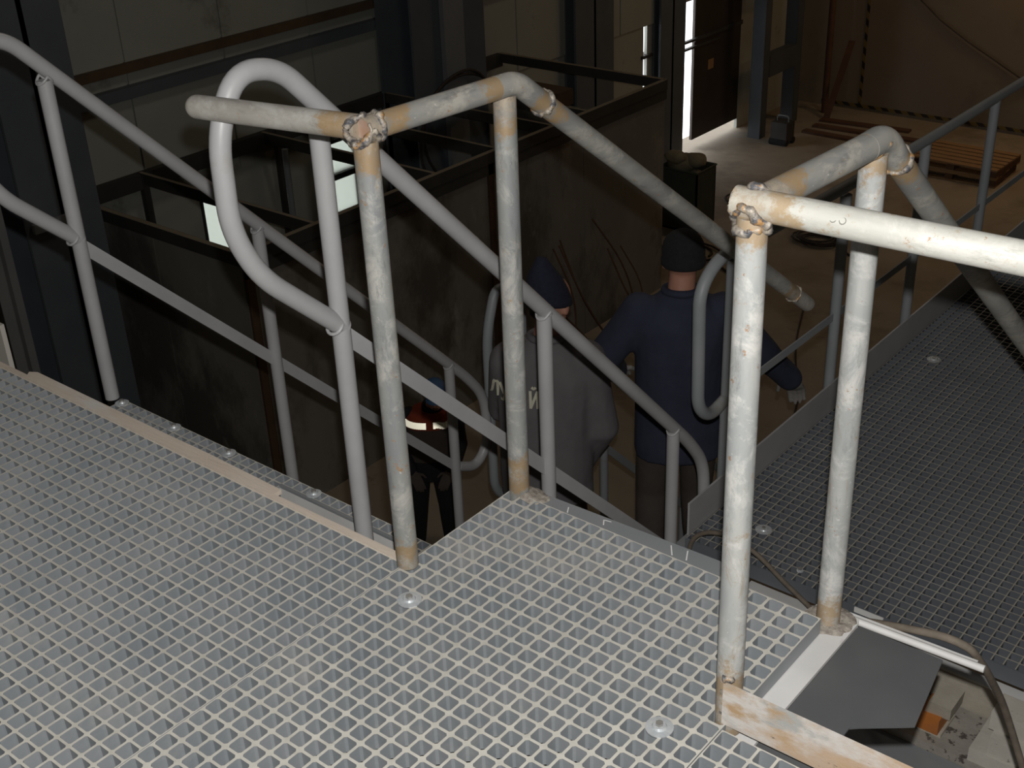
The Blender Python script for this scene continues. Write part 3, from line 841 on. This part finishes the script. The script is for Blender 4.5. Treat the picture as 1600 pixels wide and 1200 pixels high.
# ------------------------------------------------------------------ stair handrails (painted)
def stair_rail(name, label, x, dy, dz, posts, zmax_base, top=True, end=None, mid0=None, mt_='paint', base_z=None):
    """coordinates of the first flight, shifted by dy,dz; rail line z = .783 - 1.02 y"""
    t = thing(name, label, 'railing', (x, dy, dz - .3), 'stair handrails')
    D_ = lambda y_, z_: (x, y_ + dy, z_ + dz)
    line = lambda y_: .775 - 1.025 * y_
    ey = end
    path = [D_(-.118, .372), D_(-.335, .575), D_(-.392, .70), D_(-.388, .90), D_(-.325, 1.01), D_(-.215, .995), D_(ey, line(ey)), D_(ey + .105, line(ey) - .14), D_(ey + .12, line(ey) - .38), D_(ey + .03, line(ey) - .475), D_(posts[-1][0] + .012, line(ey) - .41)]
    pp = fillet(path, [.10, .06, .08, .06, .09, .12, .10, .10, .10])
    MB().tube(pp, RP, 22, step=.12).build('handrail', M[mt_], t, True)
    for i, (py, pz, bz) in enumerate(posts):
        MB().tube([D_(py, bz), D_(py, pz)], RP, 20, step=.2).build('post', M[mt_], t, True)
        bead(saddle_path(D_(py, pz + .012), (0, 0, -1), (0, 1, -1.02), RP - .001, RP - .001), .0042, i + 3, jit=.12).build('weld_bead', M[mt_], t, True)
    bead(ring_path(D_(posts[0][0] - .018, .385), (0, 1, -1), RP - .001, 16), .0045, 9, jit=.12).build('weld_bead', M[mt_], t, True)
    mz = lambda y_: .235 - 1.01 * y_
    flat(D_(posts[0][0], mz(posts[0][0])), D_(posts[-1][0], mz(posts[-1][0])), (0, .7, .7), .020).build('mid_bar', M[mt_], t)
    return t
stair_rail('stair_handrail', 'painted handrail nearest the bare posts, its loop behind the open pipe stub', -.38, 0, 0,
           [(-.125, .86, -.42), (.630, .115, -1.10), (1.33, -.60, -2.1)], 0, end=1.44)
stair_rail('stair_handrail', 'painted handrail on the far side of the upper stair flight', -1.68, 0.14, -0.12,
           [(-.123, .86, -.17), (.550, .19, -.98), (1.46, -.73, -1.98)], 0, end=1.57)
lr = thing('stair_handrail', 'painted handrail on the far side of the lower stair flight', 'railing', (-1.68, 2.1, -2.1), 'stair handrails')
LX = -1.68
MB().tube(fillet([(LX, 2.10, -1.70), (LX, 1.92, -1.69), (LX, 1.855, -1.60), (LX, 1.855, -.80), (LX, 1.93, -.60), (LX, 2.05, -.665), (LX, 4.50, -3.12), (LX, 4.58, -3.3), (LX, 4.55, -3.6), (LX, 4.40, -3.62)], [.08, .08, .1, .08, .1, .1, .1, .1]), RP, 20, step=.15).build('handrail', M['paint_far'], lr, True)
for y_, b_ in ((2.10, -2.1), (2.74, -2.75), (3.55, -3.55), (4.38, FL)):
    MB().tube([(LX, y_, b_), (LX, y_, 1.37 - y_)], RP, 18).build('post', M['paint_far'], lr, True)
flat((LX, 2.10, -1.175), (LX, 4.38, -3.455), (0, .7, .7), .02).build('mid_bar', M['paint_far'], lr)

# stair flights
def flight(label, dy, dz, n_, x0, x1, first=1):
    t = thing('stair_flight', label, 'stairs', (0, dy, dz))
    for k in range(first, n_):
        yb = .03 + .2 * k + dy; z = -.29 - .205 * k + dz
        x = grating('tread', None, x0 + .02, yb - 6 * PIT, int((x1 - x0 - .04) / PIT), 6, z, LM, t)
    for xx in (x0, x1):
        MB().bar((xx, dy + .12, dz - .55), (xx, .03 + .2 * (n_ - 1) + dy, -.50 - .205 * (n_ - 1) + dz + .1), (0, .07, .07), (.004, 0, 0)).build('stringer', M['paint'], t)
    return t
flight('upper stair flight going down from the mesh deck between painted handrails', 0, 0, 9, -1.66, -.40)
flight('lower stair flight going down to the brown floor', 2.47, -2.03, 9, -1.66, -.40, 0)
# the top step strip: two rows of mesh on a slotted carrier plate
ts = thing('top_step', 'narrow mesh top step just below the dusty strip', 'step', (-1, 0, -.29))
grating('tread', None, -1.635, -.046, 21, 2, -.29, GM, ts)
grating('tread', None, -1.635 + 21 * PIT, -.046 + PIT, 12, 1, -.29, GM, ts)
MB().bar((-1.64, -.050, -.30), (-.84, -.050, -.30), (0, .004, 0), (0, 0, .004)).build('nosing', M['steel_paint'], ts)
MB().bar((-.84, -.013, -.293), (-.33, -.013, -.293), (0, .005, 0), (0, 0, .004)).build('nosing', M['steel_paint'], ts)
cpl = MB().bar((-.84, -.016, -.40), (-.33, -.016, -.40), (0, .0025, 0), (0, 0, .103)).build('carrier_plate', M['steel_pale'], ts)
MB().bar((-1.64, -.050, -.40), (-.84, -.050, -.40), (0, .0025, 0), (0, 0, .09)).build('carrier_plate', M['steel_pale'], ts)
for x in (-.66, -.47):
    MB().box((x - .012, -.0205, -.395), (x + .012, -.0186, -.335)).build('slot', M['slot'], cpl)
for x in (-1.651 + .03, -.725, -1.355, -1.094):
    clip(x, .012 if x != -.725 else .010, -.29, ts, .022)
# middle landing
ml = thing('middle_landing', 'small mesh landing between the two stair flights', 'landing', (-1, 2.1, -2.1))
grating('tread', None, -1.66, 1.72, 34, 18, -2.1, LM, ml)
for x in (-1.62, -.42):
    for y in (1.78, 2.36):
        MB().box((x - .04, y - .04, FL), (x + .04, y + .04, -2.1385)).build('leg', M['column'], ml)

# ------------------------------------------------------------------ bare galvanised guard pipes
RG = .0240
def post_pipe(a, b, t, hot, key='galv_post', rad=RG):
    return MB().tube([a, b], rad, 26, step=.018, hot=hot).build('post', M[key], t, True)
g = thing('bare_guard_rail', 'bare galvanised guard rail with an open pipe end and a stub pointing left', 'railing', (0, -.16, 0))
JA = V((-.0225, -.330, .953)); JB = V((.020, .055, .958))
post_pipe((.0, -.345, -.002), (-.0215, -.331, .932), g, [(JA, .11, 1.0), ((.0, -.345, 0), .09, .9)])
post_pipe((.016, .020, -.045), (.006, .036, .935), g, [((.005, .045, .955), .13, 1.15), ((.015, .02, .05), .07, .9)])
slope_end = V((.020, 1.455, -.062))
el1 = V((.020, .150, .889))
path = fillet([(-.0285, -.372, .951), JB, el1 + V((0, .02, -.0146)), slope_end], [.055, .001], 9)
MB().tube([(-.0222, -.334, .953), JA + V((.003, .04, 0)), (.014, .0, .957)], RG, 28, caps='of', step=.015,
          hot=[(JA, .12, 1.0), ((.014, -.01, .957), .05, .85)]).build('top_rail', M['galv_rail'], g, True)
MB().tube([(-.0222, -.3315, .953), (-.020, -.315, .953)], RG - .0040, 24).build('pipe_plug', M['pipe_in'], g, True)
MB().tube(fillet([(.014, .0, .957), JB, (.020, .152, .887)], .05, 9), RG + .0002, 28, step=.012,
          hot=[((.020, .135, .90), .05, 1.2), ((.014, .0, .957), .03, .8)]).build('elbow', M['galv_rail'], g, True)
MB().tube([(.020, .145, .892), slope_end + V((0, -.10, .073))], RG, 26, caps='ff', step=.02,
          hot=[((.020, .152, .887), .07, 1.0), (slope_end + V((0, -.10, .073)), .11, 1.1)]).build('sloping_handrail', M['galv_rail'], g, True)
MB().tube([slope_end + V((0, -.10, .073)), slope_end], RG, 26, caps='fr', step=.02, hot=[(slope_end + V((0, -.10, .073)), .03, .9)]).build('end_sleeve', M['galv_stub'], g, True)
MB().tube([JA + V((-.016, .006, .0)), (-.425, -.392, .950)], RG, 28, caps='fr', step=.02, hot=[(JA, .11, 1.0)]).build('stub_rail', M['galv_stub'], g, True)
def gweld(path_, r, sd, par, jit=.55):
    return bead(path_, r * 1.35, sd, jit=jit, sub=3, n=10).build('weld_bead', M['weld'], par, True)
gweld(saddle_path(JA, (0, -.02, -1), (0, 1, 0), RG + .001, RG), .0048, 1, g)
gweld(ring_path(JA + V((.0005, .028, .0)), (.1, 1, 0), RG + .001, 18, .003, 1), .0050, 2, g)
gweld(saddle_path(JA, (-1, -.15, 0), (.1, 1, 0), RG + .001, RG, 20), .0045, 8, g)
bead([q for q in ring_path((-.0222, -.333, .953), (.1, 1, 0), RG + .0005, 22)][3:15], .0034, 5, False, jit=.6).build('weld_bead', M['weld'], g, True)
bead([(-.050, -.338, .936), (-.042, -.347, .928), (-.030, -.350, .925), (-.018, -.351, .926), (-.004, -.345, .928)], .0062, 21, False, jit=.6).build('weld_bead', M['weld'], g, True)
gweld(ring_path((.020, .142, .894), (0, 1, -.72), RG + .001, 18, .003, 2), .0042, 3, g)
gweld(ring_path(slope_end + V((0, -.10, .073)), (0, 1, -.72), RG + .0005, 18, .002, 3), .0032, 4, g)
gweld(saddle_path((.006, .032, .957), (0, 0, -1), (0, 1, 0), RG + .001, RG), .0030, 6, g, .3)

h_ = thing('bare_guard_rail', 'bare galvanised guard rail with the brightest post and pale rail running right', 'railing', (.78, -.1, 0))
JC = V((.757, -.292, .955)); JD = V((.782, .085, .957))
post_pipe((.788, -.337, -.03), (.7585, -.296, .938), h_, [(JC, .09, .95), ((.788, -.337, .03), .12, .85)], 'galv_bright')
post_pipe((.790, .056, -.041), (.776, .082, .935), h_, [((.776, .082, .945), .06, 1.0), ((.79, .056, -.04), .10, .8)], 'galv_bright')
MB().tube([JC + V((.004, .02, 0)), (.781, .035, .957)], RG, 28, step=.015, hot=[(JC + V((.003, .03, 0)), .10, 1.0), ((.781, .04, .957), .03, .7)]).build('top_rail', M['galv_rail'], h_, True)
d_end = V((.80, 1.33, -.025))
dirD = (d_end - V((.786, .17, .893))).normalized()
MB().tube(fillet([(.781, .035, .957), JD + V((0, .018, .002)), (.786, .165, .897)], .05, 9), RG + .0002, 28, step=.012, hot=[((.786, .16, .9), .045, 1.0)]).build('elbow', M['galv_rail'], h_, True)
MB().tube([(.786, .160, .901), d_end], RG, 26, caps='fr', step=.03, hot=[((.786, .16, .9), .06, .9)]).build('sloping_handrail', M['galv_rail'], h_, True)
MB().tube([JC + V((-.030, -.001, 0)), JC + V((.03, .003, 0)), (1.149, -.268, .951), (2.08, -.235, .951)], RG, 28, caps='ff', step=.02, hot=[(JC, .11, 1.0)]).build('side_rail', M['galv_white'], h_, True)
post_pipe((2.02, -.34, -.03), (2.02, -.24, .935), h_, [], 'galv_post')
gweld(saddle_path(JC, (0, -.04, -1), (1, 0, 0), RG + .0015, RG), .0058, 11, h_)
gweld(ring_path(JC + V((0, -.002, -.034)), (0, 0, 1), RG + .0015, 18, .005, 4), .0052, 12, h_)
gweld(ring_path(JC + V((-.028, -.001, 0)), (1, 0, 0), RG - .005, 16, .002, 6), .0042, 16, h_)
gweld(saddle_path(JC, (.1, 1, 0), (1, 0, 0), RG + .001, RG), .0050, 13, h_)
gweld(ring_path((.786, .158, .902), (0, 1, -.8), RG + .001, 18, .002, 5), .0040, 14, h_)
gweld(saddle_path((.777, .078, .957), (0, 0, -1), (0, 1, 0), RG + .001, RG), .0034, 15, h_, .4)
mb = MB()
for (a, b, c) in ((.890, .0105, .0235), (.9045, .0100, .0235)):
    p0 = V((a, -.283 - .0205, .951 + .0125))
    mb.tube(ring_path(p0, (0, -.8, .55), .005, 10) + [ring_path(p0, (0, -.8, .55), .005, 10)[0]], .0009, 6)
mb.build('stamped_ring', M['bolt2'], h_, True)

# ------------------------------------------------------------------ bits at the left frame edge
ct = thing('cable_ladder', 'dark perforated upright channel at the left end of the deck', 'channel', (-1.72, -.18, -.2))
MB().bar((-1.78, -.20, -.95), (-1.78, -.20, .75), (.022, 0, 0), (0, .003, 0)).build('web', M['dark'], ct)
MB().bar((-1.755, -.215, -.95), (-1.755, -.215, .75), (.002, 0, 0), (0, .018, 0)).build('flange', M['dark'], ct)
MB().bar((-1.735, -.19, -.95), (-1.735, -.19, .75), (.012, 0, 0), (0, .012, 0)).build('flange', M['dark'], ct)
MB().bar((-1.76, -.20, FL), (-1.76, -.20, -.95), (.03, 0, 0), (0, .03, 0)).build('leg', M['column'], ct)
for k in range(14):
    MB().box((-1.782, -.2045, -.12 + k * .045), (-1.772, -.2032, -.110 + k * .045)).build('hole', M['slot'], ct)
o = MB().box((-2.12, -.30, -.12), (-1.80, -.285, .04)).build('pale_board', M['yellowish'])
o.location = (-.015, .075, -.015)
tag(o, 'pale board edge standing beyond the deck at the left frame edge', 'board')

# ------------------------------------------------------------------ people
FH = V((-.646, .763, 0)).normalized(); RH = V((.763, .646, 0)).normalized(); ZZ = V((0, 0, 1))
def remesh(o, voxel, smooth=2):
    m_ = o.modifiers.new('remesh', 'REMESH'); m_.mode = 'VOXEL'; m_.voxel_size = voxel; m_.use_smooth_shade = True
    s_ = o.modifiers.new('smooth', 'CORRECTIVE_SMOOTH') if False else o.modifiers.new('smooth', 'SMOOTH')
    s_.iterations = smooth; s_.factor = .5
    return o
class Fig:
    def __init__(self, O, yaw=0):
        self.O = V(O); c, s_ = math.cos(yaw), math.sin(yaw)
        self.r = RH * c + FH * s_; self.f = FH * c - RH * s_
    def p(self, a, b, c): return self.O + self.r * a + self.f * b + ZZ * c
    def ring(self, c, wx, wy, n=24, sq=2.4):
        c = self.p(*c); out = []
        for k in range(n):
            t = 2 * PI * k / n; x, y = math.cos(t), math.sin(t)
            q = (abs(x) ** sq + abs(y) ** sq) ** (-1 / sq)
            out.append(c + self.r * (x * q * wx) + self.f * (y * q * wy))
        return out
    def limb(self, mb, pts, rad, n=16):
        return mb.tube(fillet([self.p(*q) for q in pts], .05, 4) if False else [self.p(*q) for q in pts], rad, n, caps='rr')
    def torso(self, mb, rows):
        return mb.loft([self.ring(c, wx, wy) for c, wx, wy in rows])
    def hand(self, mb, w_, d, side, nrm, curl=.5, sc=1.0):
        """palm, four jointed fingers and a thumb; w_ wrist, d direction, side thumb side, nrm palm normal (local triples)"""
        w_ = self.p(*w_); ax = lambda q: (self.r * q[0] + self.f * q[1] + ZZ * q[2]).normalized()
        d = ax(d); sd = ax(side); sd = (sd - d * sd.dot(d)).normalized(); nn = d.cross(sd) * (1 if d.cross(sd).dot(ax(nrm)) > 0 else -1)
        mb.ell(w_ + d * .045 * sc, .042 * sc, .052 * sc, .019 * sc, (sd, d, nn), 14, 9)
        for k, (o_, L_) in enumerate(((.030, .070), (.010, .080), (-.011, .074), (-.031, .058))):
            a = w_ + d * .085 * sc + sd * o_ * sc
            dd = d.copy(); pts = [a - d * .03 * sc, a]
            for j, fr_ in enumerate((.45, .32, .25)):
                dd = (dd + nn * curl * .75).normalized(); a = a + dd * L_ * fr_ * sc; pts.append(a)
            mb.tube(pts, [.0105 * sc, .0105 * sc, .0098 * sc, .0088 * sc, .0075 * sc], 8, caps='rr')
        b_ = w_ + d * .025 * sc + sd * .032 * sc
        t1 = (sd * .75 + d * .65 + nn * .2).normalized(); t2 = (sd * .35 + d * .85 + nn * .4).normalized()
        mb.tube([b_ - sd * .012, b_ + t1 * .035 * sc, b_ + t1 * .035 * sc + t2 * .03 * sc], [.013 * sc, .011 * sc, .009 * sc], 8, caps='rr')
        return mb
    def head(self, mb, c, yaw=0, pitch=0, s=1.0):
        """skull, jaw, nose, ears; c centre of head; returns axes"""
        c = self.p(*c); cy, sy = math.cos(yaw), math.sin(yaw)
        r = self.r * cy + self.f * sy; f = self.f * cy - self.r * sy
        u = (ZZ * math.cos(pitch) - f * -math.sin(pitch)).normalized(); f = (f - u * f.dot(u)).normalized()
        A = (r, f, u)
        mb.ell(c + u * .025 * s, .078 * s, .097 * s, .095 * s, A, 20, 14)
        mb.ell(c + f * .022 * s - u * .045 * s, .058 * s, .070 * s, .072 * s, A, 16, 10)
        mb.ell(c + f * .098 * s - u * .012 * s, .013 * s, .020 * s, .026 * s, A, 10, 8)
        for q in (-1, 1):
            mb.ell(c + r * q * .079 * s - f * .008 * s - u * .005 * s, .010 * s, .019 * s, .031 * s, A, 10, 8)
            mb.ell(c + r * q * .03 * s + f * .082 * s + u * .03 * s, .022 * s, .012 * s, .008 * s, A, 8, 6)
        return c, A
def face_parts(c, A, t, s=1.0):
    r, f, u = A
    for q in (-1, 1):
        MB().ell(c + r * q * .031 * s + f * .083 * s + u * .008 * s, .012 * s, .008 * s, .007 * s, A, 10, 8).build('eye', M['eye'], t, True)
    MB().ell(c + f * .089 * s - u * .055 * s, .024 * s, .006 * s, .006 * s, A, 10, 6).build('mouth', M['redwood'], t, True)
def cap_mesh(c, A, s=1.0, tall=.0, low=0.0, mat_='black', parent=None, lean=0):
    """knitted hat pulled over the skull: rings from the brim upward, rolled brim"""
    r, f, u = A; rings = []
    for h, k in ((-.020 + low, 1.03), (-.012 + low, 1.10), (.012 + low, 1.11), (.018 + low, 1.06), (.045, 1.07), (.075, 1.0), (.100 + tall * .3, .84 - tall * .4), (.118 + tall * .7, .58 - tall * 1.6), (.128 + tall, .30 - tall * .9), (.131 + tall, .08)):
        cc = c + u * h * s - f * (lean * max(0, h) * s) + f * -.004
        rings.append([cc + r * (.082 * k * s * math.cos(2 * PI * j / 24)) + f * (.100 * k * s * math.sin(2 * PI * j / 24)) for j in range(24)])
    return MB().loft(list(reversed(rings))).build('knitted_hat', M[mat_], parent, True)
def shoe(F_, a, b, z, parent, sc=1.0):
    mb = MB()
    rows = []
    for (t_, w_, h) in ((-.09, .030, .06), (-.07, .042, .10), (-.02, .045, .12), (.04, .044, .085), (.10, .050, .06), (.16, .045, .045), (.19, .025, .03)):
        rows.append([F_.p(a + w_ * math.cos(k * PI / 6), b + t_, z + max(0, h * .5 + h * .5 * math.sin(k * PI / 6))) for k in range(12)])
    mb.loft(rows)
    return mb.build('boot', M['boot'], parent, True)

def person(label, O, spec):
    """spec: local joints. body skin mesh is one remeshed surface; garments are children"""
    Fg = Fig(O, spec.get('yaw', 0))
    t = thing('person', label, 'person', O, 'workers below the deck')
    J = spec; sc = J.get('sc', 1)
    body = MB()
    hc, A = Fg.head(body, J['head'], J.get('hyaw', 0), J.get('hpitch', 0), sc * 1.05)
    Fg.limb(body, [J['neck'], (J['head'][0], J['head'][1] - .01, J['head'][2] - .02)], [.060 * sc, .055 * sc])
    cx, cy, cz = J['neck']; hx, hy, hz = J['hip']
    Fg.torso(body, [((hx, hy, hz - .08), .14 * sc, .10 * sc), ((hx, hy, hz + .05), .15 * sc, .105 * sc), (((cx + hx) / 2, (cy + hy) / 2, (cz + hz) / 2), .14 * sc, .10 * sc), ((cx, cy, cz - .14), .17 * sc, .11 * sc), ((cx, cy, cz - .04), .11 * sc, .07 * sc)])
    for q in ('L', 'R'):
        Fg.limb(body, [J['sh' + q], J['el' + q], J['wr' + q]], [.048 * sc, .038 * sc, .026 * sc])
        Fg.limb(body, [J['hj' + q], J['kn' + q], J['an' + q]], [.078 * sc, .052 * sc, .036 * sc])
        if not J.get('glove' + q):
            Fg.hand(body, J['wr' + q], J['hd' + q], J['hs' + q], J['hn' + q], J.get('curl', .5), sc)
    remesh(body.build('body', M['skin'], t, True), .009, 2)
    face_parts(hc, A, t, sc * 1.05)
    for q in ('L', 'R'):
        if J.get('glove' + q):
            gl = Fg.hand(MB(), J['wr' + q], J['hd' + q], J['hs' + q], J['hn' + q], J.get('curl', .5), sc * 1.12)
            e, w_ = V(J['el' + q]), V(J['wr' + q]); e = w_ + (e - w_).normalized() * .07
            Fg.limb(gl, [tuple(e), J['wr' + q]], [.042, .034])
            remesh(gl.build('glove', M[J.get('gm', 'glove')], t, True), .006, 1)
    tr = MB()
    Fg.torso(tr, [((hx, hy, hz - .10), .165 * sc, .12 * sc), ((hx, hy, hz), .172 * sc, .125 * sc), ((hx, hy, hz + .10), .16 * sc, .115 * sc)])
    for q in ('L', 'R'):
        k_, a_ = V(J['kn' + q]), V(J['an' + q]); mid_ = (k_ + a_) / 2
        Fg.limb(tr, [J['hj' + q], J['kn' + q], tuple(mid_), J['an' + q]], [.100 * sc, .075 * sc, .068 * sc, .062 * sc])
    tr.v = [tuple(V(p) + noise.noise_vector(V(p) * 9) * .012) for p in tr.v]
    remesh(tr.build('trousers', M[J.get('tr', 'trouser')], t, True), .014, 2)
    for q in ('L', 'R'):
        an = J['an' + q]; shoe(Fg, an[0], an[1] + .02, an[2] - .09, t)
    jk = MB()
    Fg.torso(jk, [((c[0], c[1], c[2]), wx, wy) for c, wx, wy in J['jacket']])
    for q in ('L', 'R'):
        s_, e_, w_ = (V(J[x + q]) for x in ('sh', 'el', 'wr'))
        rr = J.get('sleeve', (.078, .068, .060))
        Fg.limb(jk, [tuple(s_), tuple(s_.lerp(e_, .5)), tuple(e_), tuple(e_.lerp(w_, .55)), tuple(e_.lerp(w_, .9))], [rr[0] * sc, (rr[0] + rr[1]) / 2 * sc, rr[1] * sc, (rr[1] + rr[2]) / 2 * sc, rr[2] * sc])
    jk.v = [tuple(V(p) + noise.noise_vector(V(p) * 7) * .016 + noise.noise_vector(V(p) * 19) * .006) for p in jk.v]
    jo = remesh(jk.build('jacket', M[J['cloth']], t, True), .012, 2)
    co = MB()
    n_ = 24
    c0 = (cx, cy - .004, cz + .005)
    co.tube([Fg.p(c0[0] + .072 * sc * math.cos(2 * PI * k / n_), c0[1] + .078 * sc * math.sin(2 * PI * k / n_), c0[2] - .01 * math.sin(2 * PI * k / n_)) for k in range(n_ + 1)], .017, 8)
    co.build('collar', M[J['cloth']], t, True)
    return t, Fg, hc, A, jo

# worker in navy, back to the camera
t3, F3, h3, A3, j3 = person('person in a navy work jacket and black knitted hat seen from behind, arms spread', (-.989, 2.353, -2.1), dict(
    head=(.004, .03, 1.625), neck=(-.005, 0, 1.50), hip=(.0, 0, .86), hpitch=.12, sc=1.0,
    shL=(-.185, 0, 1.405), elL=(-.335, .04, 1.175), wrL=(-.27, .20, 1.02), hdL=(.25, .9, -.35), hsL=(.9, 0, .2), hnL=(0, 0, -1),
    shR=(.175, 0, 1.405), elR=(.385, .10, 1.130), wrR=(.545, .20, .93), hdR=(.40, .55, -.75), hsR=(-.7, .3, -.1), hnR=(-.4, 0, -1), gloveR=True, gloveL=True,
    hjL=(-.09, 0, .84), knL=(-.11, .05, .47), anL=(-.12, -.02, .09), hjR=(.09, 0, .84), knR=(.10, .06, .47), anR=(.12, .02, .09),
    cloth='navy', sleeve=(.082, .076, .064),
    jacket=[((.0, 0, .70), .200, .145), ((0, 0, .76), .203, .145), ((0, 0, .98), .190, .135), ((-.004, 0, 1.20), .200, .138), ((-.006, 0, 1.36), .205, .125), ((-.006, 0, 1.44), .155, .10), ((-.006, 0, 1.50), .085, .075)]))
cap_mesh(h3, A3, 1.05, 0, .0, 'black', t3)
# worker in grey, bending forward, hood-like pointed hat
t2, F2, h2_, A2, j2 = person('person in a worn grey jacket with lettering on the back and pointed dark blue hat', (-1.335, 1.871, -2.1), dict(
    head=(.005, .06, 1.500), neck=(-.015, .02, 1.37), hip=(-.02, 0, .82), hyaw=-.55, hpitch=.25, sc=1.0,
    shL=(-.185, .01, 1.265), elL=(-.205, .10, 1.00), wrL=(-.12, .27, .86), hdL=(.5, .8, -.2), hsL=(0, 0, 1), hnL=(1, 0, 0),
    shR=(.155, .01, 1.255), elR=(.205, .0, .93), wrR=(.13, .10, .70), hdR=(-.3, .5, -.6), hsR=(-.5, .3, 0), hnR=(-1, 0, -.2), gloveR=False,
    hjL=(-.11, 0, .80), knL=(-.13, .06, .45), anL=(-.14, 0, .09), hjR=(.07, 0, .80), knR=(.09, .10, .45), anR=(.10, .05, .09),
    cloth='greycloth', sleeve=(.086, .086, .066), tr='trouser',
    jacket=[((-.03, 0, .60), .205, .150), ((-.03, 0, .68), .205, .150), ((-.03, -.01, .86), .205, .145), ((-.03, 0, 1.05), .212, .145), ((-.02, .01, 1.20), .208, .130), ((-.018, .015, 1.30), .155, .105), ((-.015, .02, 1.37), .085, .078)]))
cap_mesh(h2_, A2, 1.05, .075, .022, 'darkblue', t2, .55)
MB().ell(h2_ - A2[1] * .062 - A2[2] * .030, .06, .045, .035, A2, 12, 8).build('hair', M['hair'], t2, True)
# worker in the orange vest on the hall floor, facing the stairs
t1, F1, h1_, A1, j1 = person('person in a dark outfit and orange vest with bright reflective strips, blue cap', (-4.16, 3.93, -4.2), dict(
    yaw=PI, head=(-.085, .05, 1.395), neck=(-.06, .01, 1.285), hip=(-.01, 0, .80), hpitch=.35, sc=.95,
    shL=(-.215, .0, 1.20), elL=(-.25, .03, .95), wrL=(-.17, .16, .80), hdL=(.4, .7, -.4), hsL=(1, 0, 0), hnL=(0, 0, -1),
    shR=(.125, 0, 1.20), elR=(.20, .03, .95), wrR=(.12, .16, .80), hdR=(-.4, .7, -.4), hsR=(-1, 0, 0), hnR=(0, 0, -1), gloveL=True, gloveR=True, gm='trouser',
    hjL=(-.09, 0, .78), knL=(-.12, .05, .44), anL=(-.13, -.01, .09), hjR=(.08, 0, .78), knR=(.10, .03, .44), anR=(.13, .0, .09),
    cloth='black', tr='black', sleeve=(.072, .062, .05),
    jacket=[((-.01, 0, .68), .175, .13), ((-.01, 0, .90), .165, .12), ((-.03, 0, 1.08), .175, .12), ((-.05, 0, 1.18), .16, .10), ((-.06, .01, 1.27), .075, .07)]))
vm = MB()
vm.loft([F1.ring((-.012, 0, .86), .182, .134), F1.ring((-.03, 0, 1.155), .184, .134)])
vm.build('vest_skirt', M['trouser'], t1, True)
vm = MB()
vm.loft([F1.ring((-.03, 0, 1.14), .190, .138), F1.ring((-.045, 0, 1.215), .195, .125), F1.ring((-.055, .005, 1.265), .150, .10)])
vest = vm.build('vest', M['orangecloth'], t1, True)
for (a0, a1, sag) in ((18, 82, 0), (98, 162, .008)):
    rg = []
    for k in range(15):
        a = math.radians(a0 + (a1 - a0) * k / 14); x, y_ = math.cos(a), math.sin(a); q = (abs(x) ** 2.4 + abs(y_) ** 2.4) ** (-1 / 2.4)
        rg.append((-.035 + x * q * .193, y_ * q * .143, 1.185 + sag * math.sin(k * .9)))
    mb = MB()
    for k in range(14):
        a, b = rg[k], rg[k + 1]; d_ = V((0, 0, .022))
        A_, B_ = F1.p(*a), F1.p(*b)
        up_ = (ZZ * .88 - F1.f * .47).normalized(); rt_ = F1.r if (B_ - A_).dot(F1.r) > 0 else -F1.r
        n_ = F1.f * .88 + ZZ * .47
        C_ = (A_ + B_) / 2 + F1.f * .004
        mb.bar(C_ - rt_ * (B_ - A_).length * .5, C_ + rt_ * (B_ - A_).length * .5, up_ * .024, n_ * .0015)
    mb.build('reflective_strip', M['tape'], vest)
mb = MB(); mb.ell(h1_ + A1[2] * .055, .092, .108, .075, A1, 18, 10)
mb.ell(h1_ + A1[2] * .045 + A1[1] * .09, .065, .055, .008, A1, 14, 6)
mb.build('cap', M['helmet'], t1, True)

# lettering across the back of the grey jacket, laid on the evaluated cloth surface
dg = bpy.context.evaluated_depsgraph_get()
bv = BVHTree.FromObject(j2, dg)
def on_back(a, c):
    p = F2.p(a, -.6, c) - F2.O
    hit = bv.ray_cast(p, F2.f)
    return (hit[0] - F2.f * .004 + F2.O) if hit[0] is not None else None
GL = {'L': [[(0, 0), (.12, .15), (.35, 1), (.75, 1), (.75, 0)]], 'U': [[(0, 1), (.38, .42)], [(.8, 1), (.32, .0), (.05, .0)]],
      'I': [[(0, 1), (0, 0), (.75, 1), (.75, 0)], [(.2, 1.24), (.38, 1.16), (.56, 1.24)]]}
for ch, a0, z0 in (('L', -.262, 1.128), ('U', -.222, 1.124), ('I', -.096, 1.108)):
    mb = MB(); W_, H_ = .040, .072
    for st in GL[ch]:
        pts = []
        for k in range(len(st) - 1):
            for j in range(5):
                u_ = j / 4
                pts.append((a0 + W_ * (st[k][0] * (1 - u_) + st[k + 1][0] * u_), z0 + H_ * (st[k][1] * (1 - u_) + st[k + 1][1] * u_)))
        P3 = [on_back(*q) for q in pts]
        for k in range(len(P3) - 1):
            if P3[k] is None or P3[k + 1] is None or (P3[k + 1] - P3[k]).length < 1e-4: continue
            d_ = (P3[k + 1] - P3[k]).normalized(); s_ = d_.cross(F2.f).normalized()
            mb.bar(P3[k] - d_ * .002, P3[k + 1] + d_ * .002, s_ * .0058, F2.f * .002)
    if mb.v: mb.build('letter', M['letter'], t2)
